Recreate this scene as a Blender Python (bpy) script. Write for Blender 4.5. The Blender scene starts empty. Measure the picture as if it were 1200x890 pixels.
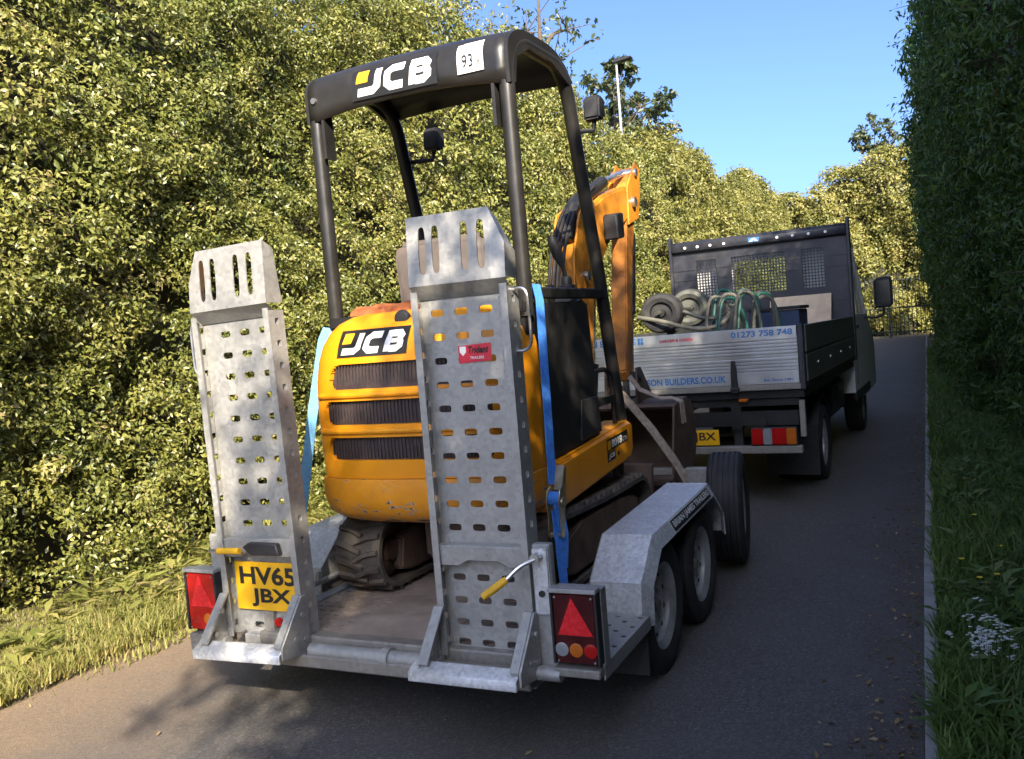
import bpy, bmesh, math, random
import numpy as np
from mathutils import Vector, Matrix

random.seed(7)
RNG = np.random.default_rng(11)
scene = bpy.context.scene
col = scene.collection

# ------------------------------------------------------------------ camera
F_PX, YAW, PITCH, ROLL, CAM_H = 1050.0, 0.437, 0.051, 0.082, 1.53
cam_data = bpy.data.cameras.new('camera')
cam = bpy.data.objects.new('camera', cam_data)
col.objects.link(cam)
fw = Vector((-math.sin(YAW) * math.cos(PITCH), math.cos(YAW) * math.cos(PITCH), -math.sin(PITCH)))
rt = Vector((math.cos(YAW), math.sin(YAW), 0))
up = rt.cross(fw)
r2 = rt * math.cos(ROLL) - up * math.sin(ROLL)
u2 = rt * math.sin(ROLL) + up * math.cos(ROLL)
M = Matrix((r2, u2, -fw)).transposed().to_4x4()
M.translation = Vector((0, 0, CAM_H))
cam.matrix_world = M
cam_data.sensor_width = 36
cam_data.lens = F_PX / 1200 * 36
cam_data.clip_start = 0.05
cam_data.clip_end = 1000
scene.camera = cam

# ------------------------------------------------------------------ sky, sun, exposure
SUN_EL = math.radians(31)
SUN_H = Vector((0.52, -0.854, 0)).normalized()          # horizontal direction towards the sun
world = bpy.data.worlds.new('World')
scene.world = world
world.use_nodes = True
nt = world.node_tree
sky = nt.nodes.new('ShaderNodeTexSky')
sky.sky_type = 'NISHITA'
sky.sun_disc = False
sky.sun_elevation = SUN_EL
sky.sun_rotation = math.atan2(SUN_H.x, SUN_H.y)
sky.air_density = 0.5
sky.dust_density = 3.3
sky.ozone_density = 6.0
nt.links.new(sky.outputs[0], nt.nodes['Background'].inputs[0])
nt.nodes['Background'].inputs[1].default_value = 0.142
sun_data = bpy.data.lights.new('sun', 'SUN')
sun_data.energy = 4.2
sun_data.angle = math.radians(0.53)
sun_data.color = (1.0, 0.88, 0.70)
sun = bpy.data.objects.new('sun', sun_data)
col.objects.link(sun)
to_sun = Vector((SUN_H.x * math.cos(SUN_EL), SUN_H.y * math.cos(SUN_EL), math.sin(SUN_EL)))
sun.rotation_euler = to_sun.to_track_quat('Z', 'Y').to_euler()
sun.location = (6, -10, 12)
vs = scene.view_settings
vs.view_transform = 'Standard'
vs.look = 'None'
vs.gamma = 1
vs.use_curve_mapping = False
vs.exposure = 1.62

# ------------------------------------------------------------------ materials
def newmat(name):
    m = bpy.data.materials.new(name)
    m.use_nodes = True
    n = m.node_tree
    return m, n, n.nodes['Principled BSDF']

def noise(n, scale, detail=4, rough=0.6, coord='Object'):
    tc = n.nodes.new('ShaderNodeTexCoord')
    t = n.nodes.new('ShaderNodeTexNoise')
    t.inputs['Scale'].default_value = scale
    t.inputs['Detail'].default_value = detail
    t.inputs['Roughness'].default_value = rough
    n.links.new(tc.outputs[coord], t.inputs['Vector'])
    return t

def ramp(n, src, stops):
    r = n.nodes.new('ShaderNodeValToRGB')
    el = r.color_ramp.elements
    while len(el) < len(stops):
        el.new(0.5)
    for e, (p, c) in zip(el, stops):
        e.position = p
        e.color = (*c, 1) if len(c) == 3 else c
    n.links.new(src, r.inputs[0])
    return r

def mix(n, fac, a, b):
    m = n.nodes.new('ShaderNodeMix')
    m.data_type = 'RGBA'
    for sock, v in ((m.inputs[0], fac), (m.inputs[6], a), (m.inputs[7], b)):
        if hasattr(v, 'type') and hasattr(v, 'is_linked'):
            n.links.new(v, sock)
        else:
            sock.default_value = v if not isinstance(v, tuple) else (*v, 1)
    return m.outputs[2]

def bump(n, b, src, strength, dist=0.01):
    k = n.nodes.new('ShaderNodeBump')
    k.inputs['Strength'].default_value = strength
    k.inputs['Distance'].default_value = dist
    n.links.new(src, k.inputs['Height'])
    n.links.new(k.outputs[0], b.inputs['Normal'])

def g3(v):
    return (v, v, v)

def simple(name, c, rough=0.5, metal=0.0, var=0.25, scale=12, bmp=0.0, spec=0.5, dirt=None, dirt_amt=0.5):
    """plain paint, plastic or metal with uneven tone, worn gloss and a little dirt"""
    m, n, b = newmat(name)
    t = noise(n, scale, 6)
    lo = tuple(x * (1 - var) for x in c)
    hi = tuple(min(1, x * (1 + var)) for x in c)
    cr = ramp(n, t.outputs[0], [(0.3, lo), (0.7, hi)])
    out = cr.outputs[0]
    if dirt:
        t2 = noise(n, scale * 0.6, 8, 0.7)
        k = ramp(n, t2.outputs[0], [(0.45, g3(0)), (0.75, g3(dirt_amt))])
        out = mix(n, k.outputs[0], out, dirt)
    n.links.new(out, b.inputs['Base Color'])
    rr = ramp(n, t.outputs[0], [(0.2, g3(max(0.05, rough - 0.12))), (0.8, g3(min(1, rough + 0.12)))])
    n.links.new(rr.outputs[0], b.inputs['Roughness'])
    b.inputs['Metallic'].default_value = metal
    b.inputs['Specular IOR Level'].default_value = spec
    if bmp:
        t3 = noise(n, scale * 8, 4)
        bump(n, b, t3.outputs[0], bmp, 0.004)
    return m

def galv(name, base, sc=62, lo=0.84):
    m, n, b = newmat(name)
    tc = n.nodes.new('ShaderNodeTexCoord')
    v = n.nodes.new('ShaderNodeTexVoronoi')
    v.inputs['Scale'].default_value = sc
    n.links.new(tc.outputs['Object'], v.inputs['Vector'])
    t = noise(n, 5, 8, 0.7)
    a = ramp(n, v.outputs['Color'], [(0.1, tuple(x * lo for x in base)), (0.9, tuple(x * 1.12 for x in base))])
    k = ramp(n, t.outputs[0], [(0.35, g3(0.0)), (0.8, g3(0.6))])
    o = mix(n, k.outputs[0], a.outputs[0], tuple(x * 0.62 for x in base))
    t2 = noise(n, 22, 10, 0.75)
    k2 = ramp(n, t2.outputs[0], [(0.62, g3(0)), (0.8, g3(0.55))])
    o = mix(n, k2.outputs[0], o, (0.16, 0.12, 0.085))
    n.links.new(o, b.inputs['Base Color'])
    b.inputs['Metallic'].default_value = 0.45
    rr = ramp(n, v.outputs['Color'], [(0, g3(0.42)), (1, g3(0.6))])
    n.links.new(rr.outputs[0], b.inputs['Roughness'])
    t3 = noise(n, 140, 3)
    bump(n, b, t3.outputs[0], 0.18, 0.002)
    return m

MAT = {}
MAT['galv'] = galv('galvanised_steel', (0.42, 0.415, 0.395))
MAT['galv_bright'] = galv('fresh_galvanised_steel', (0.72, 0.73, 0.74), 75, 0.76)
MAT['galv_dirty'] = galv('dirty_galvanised_steel', (0.32, 0.30, 0.265))

def yellow_paint():
    m, n, b = newmat('machine_yellow_paint')
    t = noise(n, 4, 6)
    a = ramp(n, t.outputs[0], [(0.3, (0.58, 0.21, 0.007)), (0.7, (0.76, 0.30, 0.012))])
    t2 = noise(n, 9, 10, 0.75)
    tc = n.nodes.new('ShaderNodeTexCoord')
    k = ramp(n, t2.outputs[0], [(0.55, g3(0)), (0.78, g3(0.55))])
    o = mix(n, k.outputs[0], a.outputs[0], (0.22, 0.12, 0.04))
    # scuffs: chipped to primer and rust, more of them low down
    mp = n.nodes.new('ShaderNodeMapping')
    mp.inputs['Scale'].default_value = (6, 6, 13)
    n.links.new(tc.outputs['Object'], mp.inputs['Vector'])
    t3 = n.nodes.new('ShaderNodeTexNoise')
    t3.inputs['Scale'].default_value = 2.2
    t3.inputs['Detail'].default_value = 9
    t3.inputs['Roughness'].default_value = 0.72
    n.links.new(mp.outputs[0], t3.inputs['Vector'])
    sz = n.nodes.new('ShaderNodeSeparateXYZ'); n.links.new(tc.outputs['Object'], sz.inputs[0])
    zr = n.nodes.new('ShaderNodeMapRange')
    for i, v_ in ((1, 0.745), (2, 0.88), (3, 0.085), (4, 0.0)):
        zr.inputs[i].default_value = v_
    n.links.new(sz.outputs['Z'], zr.inputs[0])
    sm_ = n.nodes.new('ShaderNodeMath'); sm_.operation = 'ADD'
    n.links.new(t3.outputs[0], sm_.inputs[0]); n.links.new(zr.outputs[0], sm_.inputs[1])
    k2 = ramp(n, sm_.outputs[0], [(0.60, g3(0)), (0.615, g3(1))])
    o = mix(n, k2.outputs[0], o, (0.42, 0.38, 0.30))
    k3 = ramp(n, sm_.outputs[0], [(0.625, g3(0)), (0.64, g3(1))])
    o = mix(n, k3.outputs[0], o, (0.10, 0.035, 0.018))
    n.links.new(o, b.inputs['Base Color'])
    rr = ramp(n, t2.outputs[0], [(0.3, g3(0.34)), (0.7, g3(0.62))])
    n.links.new(rr.outputs[0], b.inputs['Roughness'])
    bump(n, b, t2.outputs[0], 0.08, 0.004)
    return m
MAT['yellow'] = yellow_paint()

def hood_paint():
    m, n, b = newmat('hood_yellow_paint')
    t = noise(n, 3, 6)
    a = ramp(n, t.outputs[0], [(0.3, (0.66, 0.235, 0.006)), (0.7, (0.80, 0.32, 0.010))])
    t2 = noise(n, 14, 10, 0.75)
    k = ramp(n, t2.outputs[0], [(0.58, g3(0)), (0.85, g3(0.45))])
    o = mix(n, k.outputs[0], a.outputs[0], (0.30, 0.16, 0.04))
    n.links.new(o, b.inputs['Base Color'])
    rr = ramp(n, t2.outputs[0], [(0.3, g3(0.28)), (0.7, g3(0.5))])
    n.links.new(rr.outputs[0], b.inputs['Roughness'])
    return m
MAT['hood'] = hood_paint()
MAT['boom'] = simple('worn_boom_paint', (0.60, 0.23, 0.018), 0.5, 0, 0.25, 5, 0.1, dirt=(0.10, 0.04, 0.015), dirt_amt=0.95)
MAT['dipper'] = simple('rusted_dipper_paint', (0.46, 0.17, 0.022), 0.6, 0, 0.55, 5, 0.15, dirt=(0.075, 0.030, 0.016), dirt_amt=1.0)
MAT['black'] = simple('black_paint', (0.013, 0.013, 0.014), 0.45, 0, 0.3, 10, dirt=(0.07, 0.06, 0.05), dirt_amt=0.25)
MAT['canopy'] = simple('canopy_black_paint', (0.019, 0.018, 0.017), 0.36, 0, 0.25, 7, dirt=(0.06, 0.053, 0.046), dirt_amt=0.3)
MAT['blackpl'] = simple('black_plastic', (0.022, 0.022, 0.024), 0.55, 0, 0.2, 20, 0.05)
MAT['rubber'] = simple('tyre_rubber', (0.022, 0.022, 0.024), 0.78, 0, 0.35, 14, 0.25, dirt=(0.075, 0.065, 0.055), dirt_amt=0.5)
MAT['track'] = simple('muddy_track_rubber', (0.075, 0.066, 0.058), 0.85, 0, 0.35, 9, 0.35, dirt=(0.22, 0.165, 0.12), dirt_amt=0.8)
MAT['mud'] = simple('dried_mud_steel', (0.125, 0.082, 0.058), 0.85, 0, 0.4, 8, 0.4, dirt=(0.24, 0.165, 0.11), dirt_amt=0.6)
MAT['rust'] = simple('rusty_bucket_steel', (0.095, 0.060, 0.044), 0.7, 0.2, 0.4, 7, 0.3, dirt=(0.20, 0.14, 0.10), dirt_amt=0.7)
MAT['rustbright'] = simple('bright_surface_rust', (0.30, 0.085, 0.025), 0.9, 0, 0.6, 26, 0.6)
MAT['grille'] = simple('grille_mesh_black', (0.050, 0.036, 0.036), 0.6, 0.2, 0.3, 60, 0.4)
MAT['white'] = simple('white_paint', (0.74, 0.74, 0.72), 0.35, 0, 0.06, 6, dirt=(0.4, 0.37, 0.32), dirt_amt=0.35)
MAT['decal'] = simple('white_vinyl', (0.82, 0.81, 0.78), 0.4, 0, 0.05, 12, dirt=(0.35, 0.32, 0.28), dirt_amt=0.3)
MAT['decalblack'] = simple('black_vinyl', (0.016, 0.016, 0.016), 0.4, 0, 0.1, 12)
MAT['orange'] = simple('orange_vinyl', (0.85, 0.40, 0.02), 0.4, 0, 0.05, 12)
MAT['strap'] = simple('blue_webbing', (0.06, 0.25, 0.80), 0.8, 0, 0.22, 60, 0.35)
MAT['strap_pale'] = simple('faded_blue_webbing', (0.16, 0.40, 0.66), 0.8, 0, 0.18, 60, 0.35)
MAT['strap_brown'] = simple('grubby_webbing', (0.34, 0.27, 0.21), 0.9, 0, 0.35, 40, 0.4)
MAT['zinc'] = simple('yellow_passivated_zinc', (0.55, 0.47, 0.33), 0.35, 0.85, 0.25, 20)
MAT['steel'] = simple('bare_steel', (0.55, 0.55, 0.55), 0.32, 0.9, 0.15, 16)
MAT['rim'] = simple('silver_wheel_paint', (0.52, 0.53, 0.54), 0.38, 0.5, 0.15, 10, dirt=(0.16, 0.14, 0.12), dirt_amt=0.7)
MAT['grip'] = simple('yellow_plastic_grip', (0.80, 0.44, 0.02), 0.5, 0, 0.12, 18)
MAT['plate'] = simple('yellow_plate_acrylic', (0.80, 0.43, 0.010), 0.32, 0, 0.05, 10, dirt=(0.4, 0.28, 0.08), dirt_amt=0.3)
MAT['redlens'] = simple('red_lens', (0.42, 0.010, 0.010), 0.15, 0, 0.15, 20)
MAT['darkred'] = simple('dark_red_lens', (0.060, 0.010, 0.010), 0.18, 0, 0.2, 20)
MAT['reflector'] = simple('red_reflector', (0.72, 0.022, 0.028), 0.25, 0, 0.1, 60)
MAT['amber'] = simple('amber_lens', (0.50, 0.13, 0.015), 0.18, 0, 0.1, 30)
MAT['clear'] = simple('clear_lens', (0.32, 0.33, 0.34), 0.12, 0.2, 0.1, 30)
MAT['redsticker'] = simple('red_vinyl', (0.58, 0.025, 0.05), 0.4, 0, 0.08, 20)
MAT['alu'] = simple('dropside_aluminium', (0.66, 0.67, 0.68), 0.34, 0.75, 0.08, 5, dirt=(0.38, 0.36, 0.33), dirt_amt=0.45)
MAT['alu_dark'] = simple('shade_toned_dropside_aluminium', (0.16, 0.165, 0.15), 0.45, 0.6, 0.2, 7)  # darker aluminium copy: shade and hedge reflection put into the colour
MAT['bluetext'] = simple('blue_vinyl', (0.045, 0.18, 0.46), 0.45, 0, 0.08, 20)
MAT['navy'] = simple('dark_headboard_paint', (0.021, 0.023, 0.032), 0.42, 0, 0.2, 6, dirt=(0.13, 0.12, 0.11), dirt_amt=0.4)
MAT['bluetub'] = simple('blue_plastic_tub', (0.025, 0.045, 0.10), 0.5, 0, 0.2, 14)
MAT['ply'] = simple('weathered_plywood', (0.62, 0.47, 0.32), 0.8, 0, 0.18, 9, 0.1)
MAT['hose'] = simple('green_hose', (0.015, 0.10, 0.075), 0.45, 0, 0.2, 14)
MAT['rope'] = simple('grey_rope', (0.145, 0.138, 0.112), 0.9, 0, 0.25, 60, 0.4)
MAT['olive'] = simple('dusty_frame_paint', (0.080, 0.083, 0.070), 0.6, 0.2, 0.25, 16)
MAT['seat'] = simple('seat_vinyl', (0.085, 0.070, 0.060), 0.6, 0, 0.25, 12, 0.1, dirt=(0.16, 0.12, 0.09), dirt_amt=0.5)
MAT['glass'] = simple('dark_window_glass', (0.02, 0.025, 0.028), 0.06, 0, 0.1, 4)
MAT['deckfloor'] = simple('muddy_deck_plate', (0.33, 0.265, 0.215), 0.8, 0.1, 0.3, 5, 0.15, dirt=(0.15, 0.11, 0.08), dirt_amt=0.7)
MAT['concrete'] = simple('edging_concrete', (0.33, 0.325, 0.31), 0.9, 0, 0.22, 12, 0.35, dirt=(0.12, 0.11, 0.085), dirt_amt=0.7)
MAT['brick'] = simple('red_brick', (0.34, 0.12, 0.075), 0.9, 0, 0.3, 14, 0.3)
MAT['mortar'] = simple('mortar', (0.36, 0.33, 0.29), 0.95, 0, 0.15, 20, 0.2)
MAT['fence'] = simple('dark_fence_paint', (0.020, 0.028, 0.024), 0.5, 0.2, 0.2, 10)
MAT['bark'] = simple('bark', (0.10, 0.075, 0.052), 0.95, 0, 0.4, 14, 0.6)
MAT['core'] = simple('painted_shade_twigs', (0.030, 0.028, 0.013), 1.0, 0, 0.5, 9, 0.6)  # dark tone puts the shade between the leaves into the colour
MAT['lamp_post'] = simple('lamp_post_grey', (0.42, 0.43, 0.44), 0.5, 0.3, 0.1, 6)

def leafmat(name, stops, rough=0.42, trans=0.3, spec=0.5):
    m, n, b = newmat(name)
    at = n.nodes.new('ShaderNodeAttribute')
    at.attribute_name = 'tone'
    cr = ramp(n, at.outputs['Fac'], stops)
    n.links.new(cr.outputs[0], b.inputs['Base Color'])
    b.inputs['Roughness'].default_value = rough
    b.inputs['Specular IOR Level'].default_value = spec
    tl = n.nodes.new('ShaderNodeBsdfTranslucent')
    hs = n.nodes.new('ShaderNodeHueSaturation')
    hs.inputs['Value'].default_value = 1.5
    n.links.new(cr.outputs[0], hs.inputs['Color'])
    n.links.new(hs.outputs[0], tl.inputs['Color'])
    ms = n.nodes.new('ShaderNodeMixShader')
    ms.inputs[0].default_value = trans
    n.links.new(b.outputs[0], ms.inputs[1])
    n.links.new(tl.outputs[0], ms.inputs[2])
    n.links.new(ms.outputs[0], n.nodes['Material Output'].inputs[0])
    return m
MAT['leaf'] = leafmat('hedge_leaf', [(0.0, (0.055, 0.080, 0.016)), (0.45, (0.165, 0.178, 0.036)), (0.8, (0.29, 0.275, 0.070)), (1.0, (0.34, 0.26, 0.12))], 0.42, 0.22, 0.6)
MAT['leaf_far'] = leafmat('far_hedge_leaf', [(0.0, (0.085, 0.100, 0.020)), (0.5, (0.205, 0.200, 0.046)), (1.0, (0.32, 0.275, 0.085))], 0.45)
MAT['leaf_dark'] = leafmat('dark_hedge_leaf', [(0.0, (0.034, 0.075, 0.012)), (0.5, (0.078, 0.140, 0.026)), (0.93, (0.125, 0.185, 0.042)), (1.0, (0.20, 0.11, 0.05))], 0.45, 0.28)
MAT['leaf_tree'] = leafmat('tree_leaf', [(0.0, (0.035, 0.055, 0.020)), (0.6, (0.065, 0.085, 0.032)), (1.0, (0.15, 0.135, 0.06))], 0.45, 0.25)
MAT['grass_sun'] = leafmat('dry_grass_blade', [(0.0, (0.14, 0.165, 0.035)), (0.6, (0.26, 0.26, 0.070)), (1.0, (0.46, 0.37, 0.16))], 0.6, 0.35, 0.3)
MAT['grass'] = leafmat('green_grass_blade', [(0.0, (0.065, 0.115, 0.022)), (0.6, (0.135, 0.215, 0.050)), (1.0, (0.30, 0.27, 0.12))], 0.55, 0.35, 0.3)
MAT['litter'] = leafmat('fallen_leaf', [(0.0, (0.09, 0.05, 0.025)), (0.5, (0.20, 0.125, 0.06)), (1.0, (0.34, 0.25, 0.14))], 0.8, 0.1, 0.3)
MAT['petal'] = simple('white_petal', (0.72, 0.72, 0.66), 0.6, 0, 0.05, 10)
MAT['petal_y'] = simple('yellow_petal', (0.78, 0.58, 0.03), 0.6, 0, 0.05, 10)

def road_mat():
    m, n, b = newmat('old_asphalt')
    tc = n.nodes.new('ShaderNodeTexCoord')
    v = n.nodes.new('ShaderNodeTexVoronoi')
    v.inputs['Scale'].default_value = 110
    n.links.new(tc.outputs['Object'], v.inputs['Vector'])
    a = ramp(n, v.outputs['Color'], [(0.0, (0.062, 0.056, 0.054)), (0.6, (0.106, 0.098, 0.094)), (0.88, (0.150, 0.138, 0.13)), (1, (0.26, 0.235, 0.215))])
    t = noise(n, 0.9, 8, 0.65)
    k = ramp(n, t.outputs[0], [(0.4, g3(0)), (0.7, g3(0.55))])
    o = mix(n, k.outputs[0], a.outputs[0], (0.125, 0.118, 0.113))
    # dusty soil washed on from both verges
    sx = n.nodes.new('ShaderNodeSeparateXYZ')
    n.links.new(tc.outputs['Object'], sx.inputs[0])
    t2 = noise(n, 2.2, 8, 0.7)
    ad = n.nodes.new('ShaderNodeMath'); ad.operation = 'MULTIPLY_ADD'
    ad.inputs[1].default_value = 1.1
    n.links.new(t2.outputs[0], ad.inputs[0]); n.links.new(sx.outputs['X'], ad.inputs[2])
    mr = n.nodes.new('ShaderNodeMapRange')
    for i, v_ in ((1, -3.35), (2, -2.15), (3, 0.92), (4, 0.0)):
        mr.inputs[i].default_value = v_
    n.links.new(ad.outputs[0], mr.inputs[0])
    t4 = noise(n, 60, 6, 0.7)
    soil = ramp(n, t4.outputs[0], [(0.3, (0.17, 0.115, 0.068)), (0.7, (0.34, 0.245, 0.155))])
    o = mix(n, mr.outputs[0], o, soil.outputs[0])
    mr2 = n.nodes.new('ShaderNodeMapRange')
    for i, v_ in ((1, 0.1), (2, 0.62), (3, 0.0), (4, 0.75)):
        mr2.inputs[i].default_value = v_
    n.links.new(ad.outputs[0], mr2.inputs[0])
    o = mix(n, mr2.outputs[0], o, (0.085, 0.062, 0.042))
    n.links.new(o, b.inputs['Base Color'])
    b.inputs['Roughness'].default_value = 0.85
    t3 = noise(n, 170, 4, 0.6)
    bump(n, b, t3.outputs[0], 0.8, 0.008)
    return m
MAT['road'] = road_mat()

def soil_mat(name, a, c):
    m, n, b = newmat(name)
    t = noise(n, 7, 10, 0.7)
    cr = ramp(n, t.outputs[0], [(0.3, a), (0.7, c)])
    n.links.new(cr.outputs[0], b.inputs['Base Color'])
    b.inputs['Roughness'].default_value = 0.95
    t2 = noise(n, 50, 6)
    bump(n, b, t2.outputs[0], 0.6, 0.02)
    return m
MAT['ground'] = soil_mat('verge_soil', (0.085, 0.068, 0.038), (0.20, 0.155, 0.085))

# ------------------------------------------------------------------ helpers
FRAME = {'w': (0, 0, 0), 't': (-2.03, 2.87, -0.012), 'k': (-0.862, 7.138, -0.036)}
BASE = {}

def to_world(frame, p):
    ox, oy, ps = FRAME[frame]
    c, s = math.cos(ps), math.sin(ps)
    return Vector((ox + c * p[0] - s * p[1], oy + s * p[0] + c * p[1], p[2]))

def props(o, label=None, cat=None, group=None, kind=None):
    for k, v in (('label', label), ('category', cat), ('group', group), ('kind', kind)):
        if v:
            o[k] = v
    return o

def root(name, label, cat, frame='w', base=(0, 0, 0), group=None):
    o = bpy.data.objects.new(name, None)
    col.objects.link(o)
    o.empty_display_size = 0.2
    o.location = to_world(frame, base)
    o.rotation_euler.z = FRAME[frame][2]
    BASE[o.name] = Vector(base)
    return props(o, label, cat, group)

class MB:
    def __init__(s):
        s.v = []
        s.f = []

    def add(s, vs_, fs):
        o = len(s.v)
        s.v += [tuple(p) for p in vs_]
        s.f += [tuple(i + o for i in f) for f in fs]
        return s

    def box(s, x0, x1, y0, y1, z0, z1):
        return s.add([(x0, y0, z0), (x1, y0, z0), (x1, y1, z0), (x0, y1, z0), (x0, y0, z1), (x1, y0, z1), (x1, y1, z1), (x0, y1, z1)],
                     [(0, 3, 2, 1), (4, 5, 6, 7), (0, 1, 5, 4), (1, 2, 6, 5), (2, 3, 7, 6), (3, 0, 4, 7)])

    def prism(s, poly, axis, a, b):
        """2-D outline extruded along an axis: 'x' -> outline in (y,z), 'y' -> (x,z), 'z' -> (x,y)"""
        def P(q, t):
            return {'x': (t, q[0], q[1]), 'y': (q[0], t, q[1]), 'z': (q[0], q[1], t)}[axis]
        n = len(poly)
        return s.add([P(q, a) for q in poly] + [P(q, b) for q in poly],
                     [tuple(range(n)), tuple(range(2 * n - 1, n - 1, -1))] + [(i, i + n, (i + 1) % n + n, (i + 1) % n) for i in range(n)])

    def tube(s, pts, r, n=10, caps=True, closed=False):
        pts = [Vector(p) for p in pts]
        rr = r if isinstance(r, (list, tuple)) else [r] * len(pts)
        rings = []
        prev = None
        m = len(pts)
        for i, p in enumerate(pts):
            if closed:
                d = (pts[(i + 1) % m] - pts[i - 1]).normalized()
            else:
                d = (pts[min(i + 1, m - 1)] - pts[max(i - 1, 0)]).normalized()
            if prev is None:
                a = d.orthogonal().normalized()
            else:
                a = (prev - d * prev.dot(d))
                a = a.normalized() if a.length > 1e-6 else d.orthogonal().normalized()
            prev = a
            b = d.cross(a)
            rings.append([p + (a * math.cos(2 * math.pi * k / n) + b * math.sin(2 * math.pi * k / n)) * rr[i] for k in range(n)])
        vs_ = [q for r_ in rings for q in r_]
        fs = []
        for i in range(m if closed else m - 1):
            j = (i + 1) % m
            for k in range(n):
                fs.append((i * n + k, i * n + (k + 1) % n, j * n + (k + 1) % n, j * n + k))
        if caps and not closed:
            fs.append(tuple(range(n - 1, -1, -1)))
            fs.append(tuple((m - 1) * n + k for k in range(n)))
        return s.add(vs_, fs)

    def cyl(s, p0, p1, r, n=14):
        return s.tube([p0, p1], r, n)

    def lathe(s, prof, c, axis='x', n=28, closed=False):
        """profile of (radius, offset along the axis) turned round an axis through c"""
        vs_ = []
        for k in range(n):
            a = 2 * math.pi * k / n
            for (r, t) in prof:
                u, w = r * math.cos(a), r * math.sin(a)
                q = {'x': (t, u, w), 'y': (w, t, u), 'z': (u, w, t)}[axis]
                vs_.append((c[0] + q[0], c[1] + q[1], c[2] + q[2]))
        m = len(prof)
        fs = []
        for k in range(n):
            k2 = (k + 1) % n
            for i in range(m if closed else m - 1):
                j = (i + 1) % m
                fs.append((k * m + i, k2 * m + i, k2 * m + j, k * m + j))
        return s.add(vs_, fs)

    def ribbon(s, pts, w, t, side):
        """flat strap: width w along `side`, thickness t"""
        side = Vector(side).normalized()
        P = [Vector(p) for p in pts]
        vs_ = []
        for i, p in enumerate(P):
            d = (P[min(i + 1, len(P) - 1)] - P[max(i - 1, 0)]).normalized()
            sd = (side - d * side.dot(d)).normalized()
            nn = d.cross(sd) * (t / 2)
            a = sd * (w / 2)
            vs_ += [p - a - nn, p + a - nn, p + a + nn, p - a + nn]
        fs = [(0, 3, 2, 1)]
        for i in range(len(P) - 1):
            o = i * 4
            for k in range(4):
                fs.append((o + k, o + (k + 1) % 4, o + 4 + (k + 1) % 4, o + 4 + k))
        o = (len(P) - 1) * 4
        fs.append((o, o + 1, o + 2, o + 3))
        return s.add(vs_, fs)

    def perf(s, ue, ve, hole, mp, t, skip=None):
        """sheet of thickness t with one rounded slot in every cell of a grid"""
        hw, hh = hole
        def se(a, e=0.55):
            c_, s_ = math.cos(a), math.sin(a)
            return (math.copysign(abs(c_) ** e, c_) * hw, math.copysign(abs(s_) ** e, s_) * hh)
        for i in range(len(ue) - 1):
            for j in range(len(ve) - 1):
                u0, u1, v0, v1 = ue[i], ue[i + 1], ve[j], ve[j + 1]
                if skip and skip(i, j):
                    s.add([mp(u0, v0, 0), mp(u1, v0, 0), mp(u1, v1, 0), mp(u0, v1, 0), mp(u0, v0, t), mp(u1, v0, t), mp(u1, v1, t), mp(u0, v1, t)],
                          [(0, 1, 2, 3), (7, 6, 5, 4)])
                    continue
                uc, vc = (u0 + u1) / 2, (v0 + v1) / 2
                out = []
                for k in range(4): out.append((u0 + (u1 - u0) * k / 4, v0))
                for k in range(4): out.append((u1, v0 + (v1 - v0) * k / 4))
                for k in range(4): out.append((u1 - (u1 - u0) * k / 4, v1))
                for k in range(4): out.append((u0, v1 - (v1 - v0) * k / 4))
                inn = []
                for (a, b) in out:
                    an = math.atan2((b - vc) / (v1 - v0), (a - uc) / (u1 - u0))
                    q = se(an)
                    inn.append((uc + q[0], vc + q[1]))
                vs_ = [mp(a, b, 0) for a, b in out] + [mp(a, b, 0) for a, b in inn] + [mp(a, b, t) for a, b in out] + [mp(a, b, t) for a, b in inn]
                fs = []
                for k in range(16):
                    k2 = (k + 1) % 16
                    fs += [(k, k2, 16 + k2, 16 + k), (32 + k2, 32 + k, 48 + k, 48 + k2), (16 + k, 16 + k2, 48 + k2, 48 + k)]
                s.add(vs_, fs)
        return s

    def build(s, name, mat, parent=None, frame='w', base=None, bevel=0.0, seg=1, smooth=35, weld=True):
        me = bpy.data.meshes.new(name)
        off = Vector((0, 0, 0))
        if parent is None and base is not None:
            off = Vector(base)
        bm = bmesh.new()
        bv = [bm.verts.new(Vector(p) - off) for p in s.v]
        for f in s.f:
            try:
                bm.faces.new([bv[i] for i in f])
            except ValueError:
                pass
        if weld:
            bmesh.ops.remove_doubles(bm, verts=bm.verts, dist=1e-5)
        bmesh.ops.recalc_face_normals(bm, faces=bm.faces)
        if bevel:
            ed = [e for e in bm.edges if len(e.link_faces) == 2 and e.calc_face_angle(0) > 0.6]
            if ed:
                bmesh.ops.bevel(bm, geom=ed, offset=bevel, segments=seg, affect='EDGES', clamp_overlap=True)
        if smooth:
            lim = math.radians(smooth)
            for f in bm.faces:
                f.smooth = True
            for e in bm.edges:
                e.smooth = not (len(e.link_faces) == 2 and e.calc_face_angle(0) > lim)
        bm.to_mesh(me)
        bm.free()
        me.materials.append(MAT[mat] if isinstance(mat, str) else mat)
        o = bpy.data.objects.new(name, me)
        col.objects.link(o)
        if parent is not None:
            o.parent = parent
            if parent.type == 'EMPTY':
                o.location = -BASE[parent.name]
        elif base is not None:
            o.location = to_world(frame, base)
            o.rotation_euler.z = FRAME[frame][2]
        return o

def box_part(name, mat, parent, *a, bevel=0.0, seg=1):
    return MB().box(*a).build(name, mat, parent, bevel=bevel, seg=seg)

def arc(c, r, a0, a1, n):
    return [(c[0] + r * math.cos(a0 + (a1 - a0) * i / n), c[1] + r * math.sin(a0 + (a1 - a0) * i / n)) for i in range(n + 1)]

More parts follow.
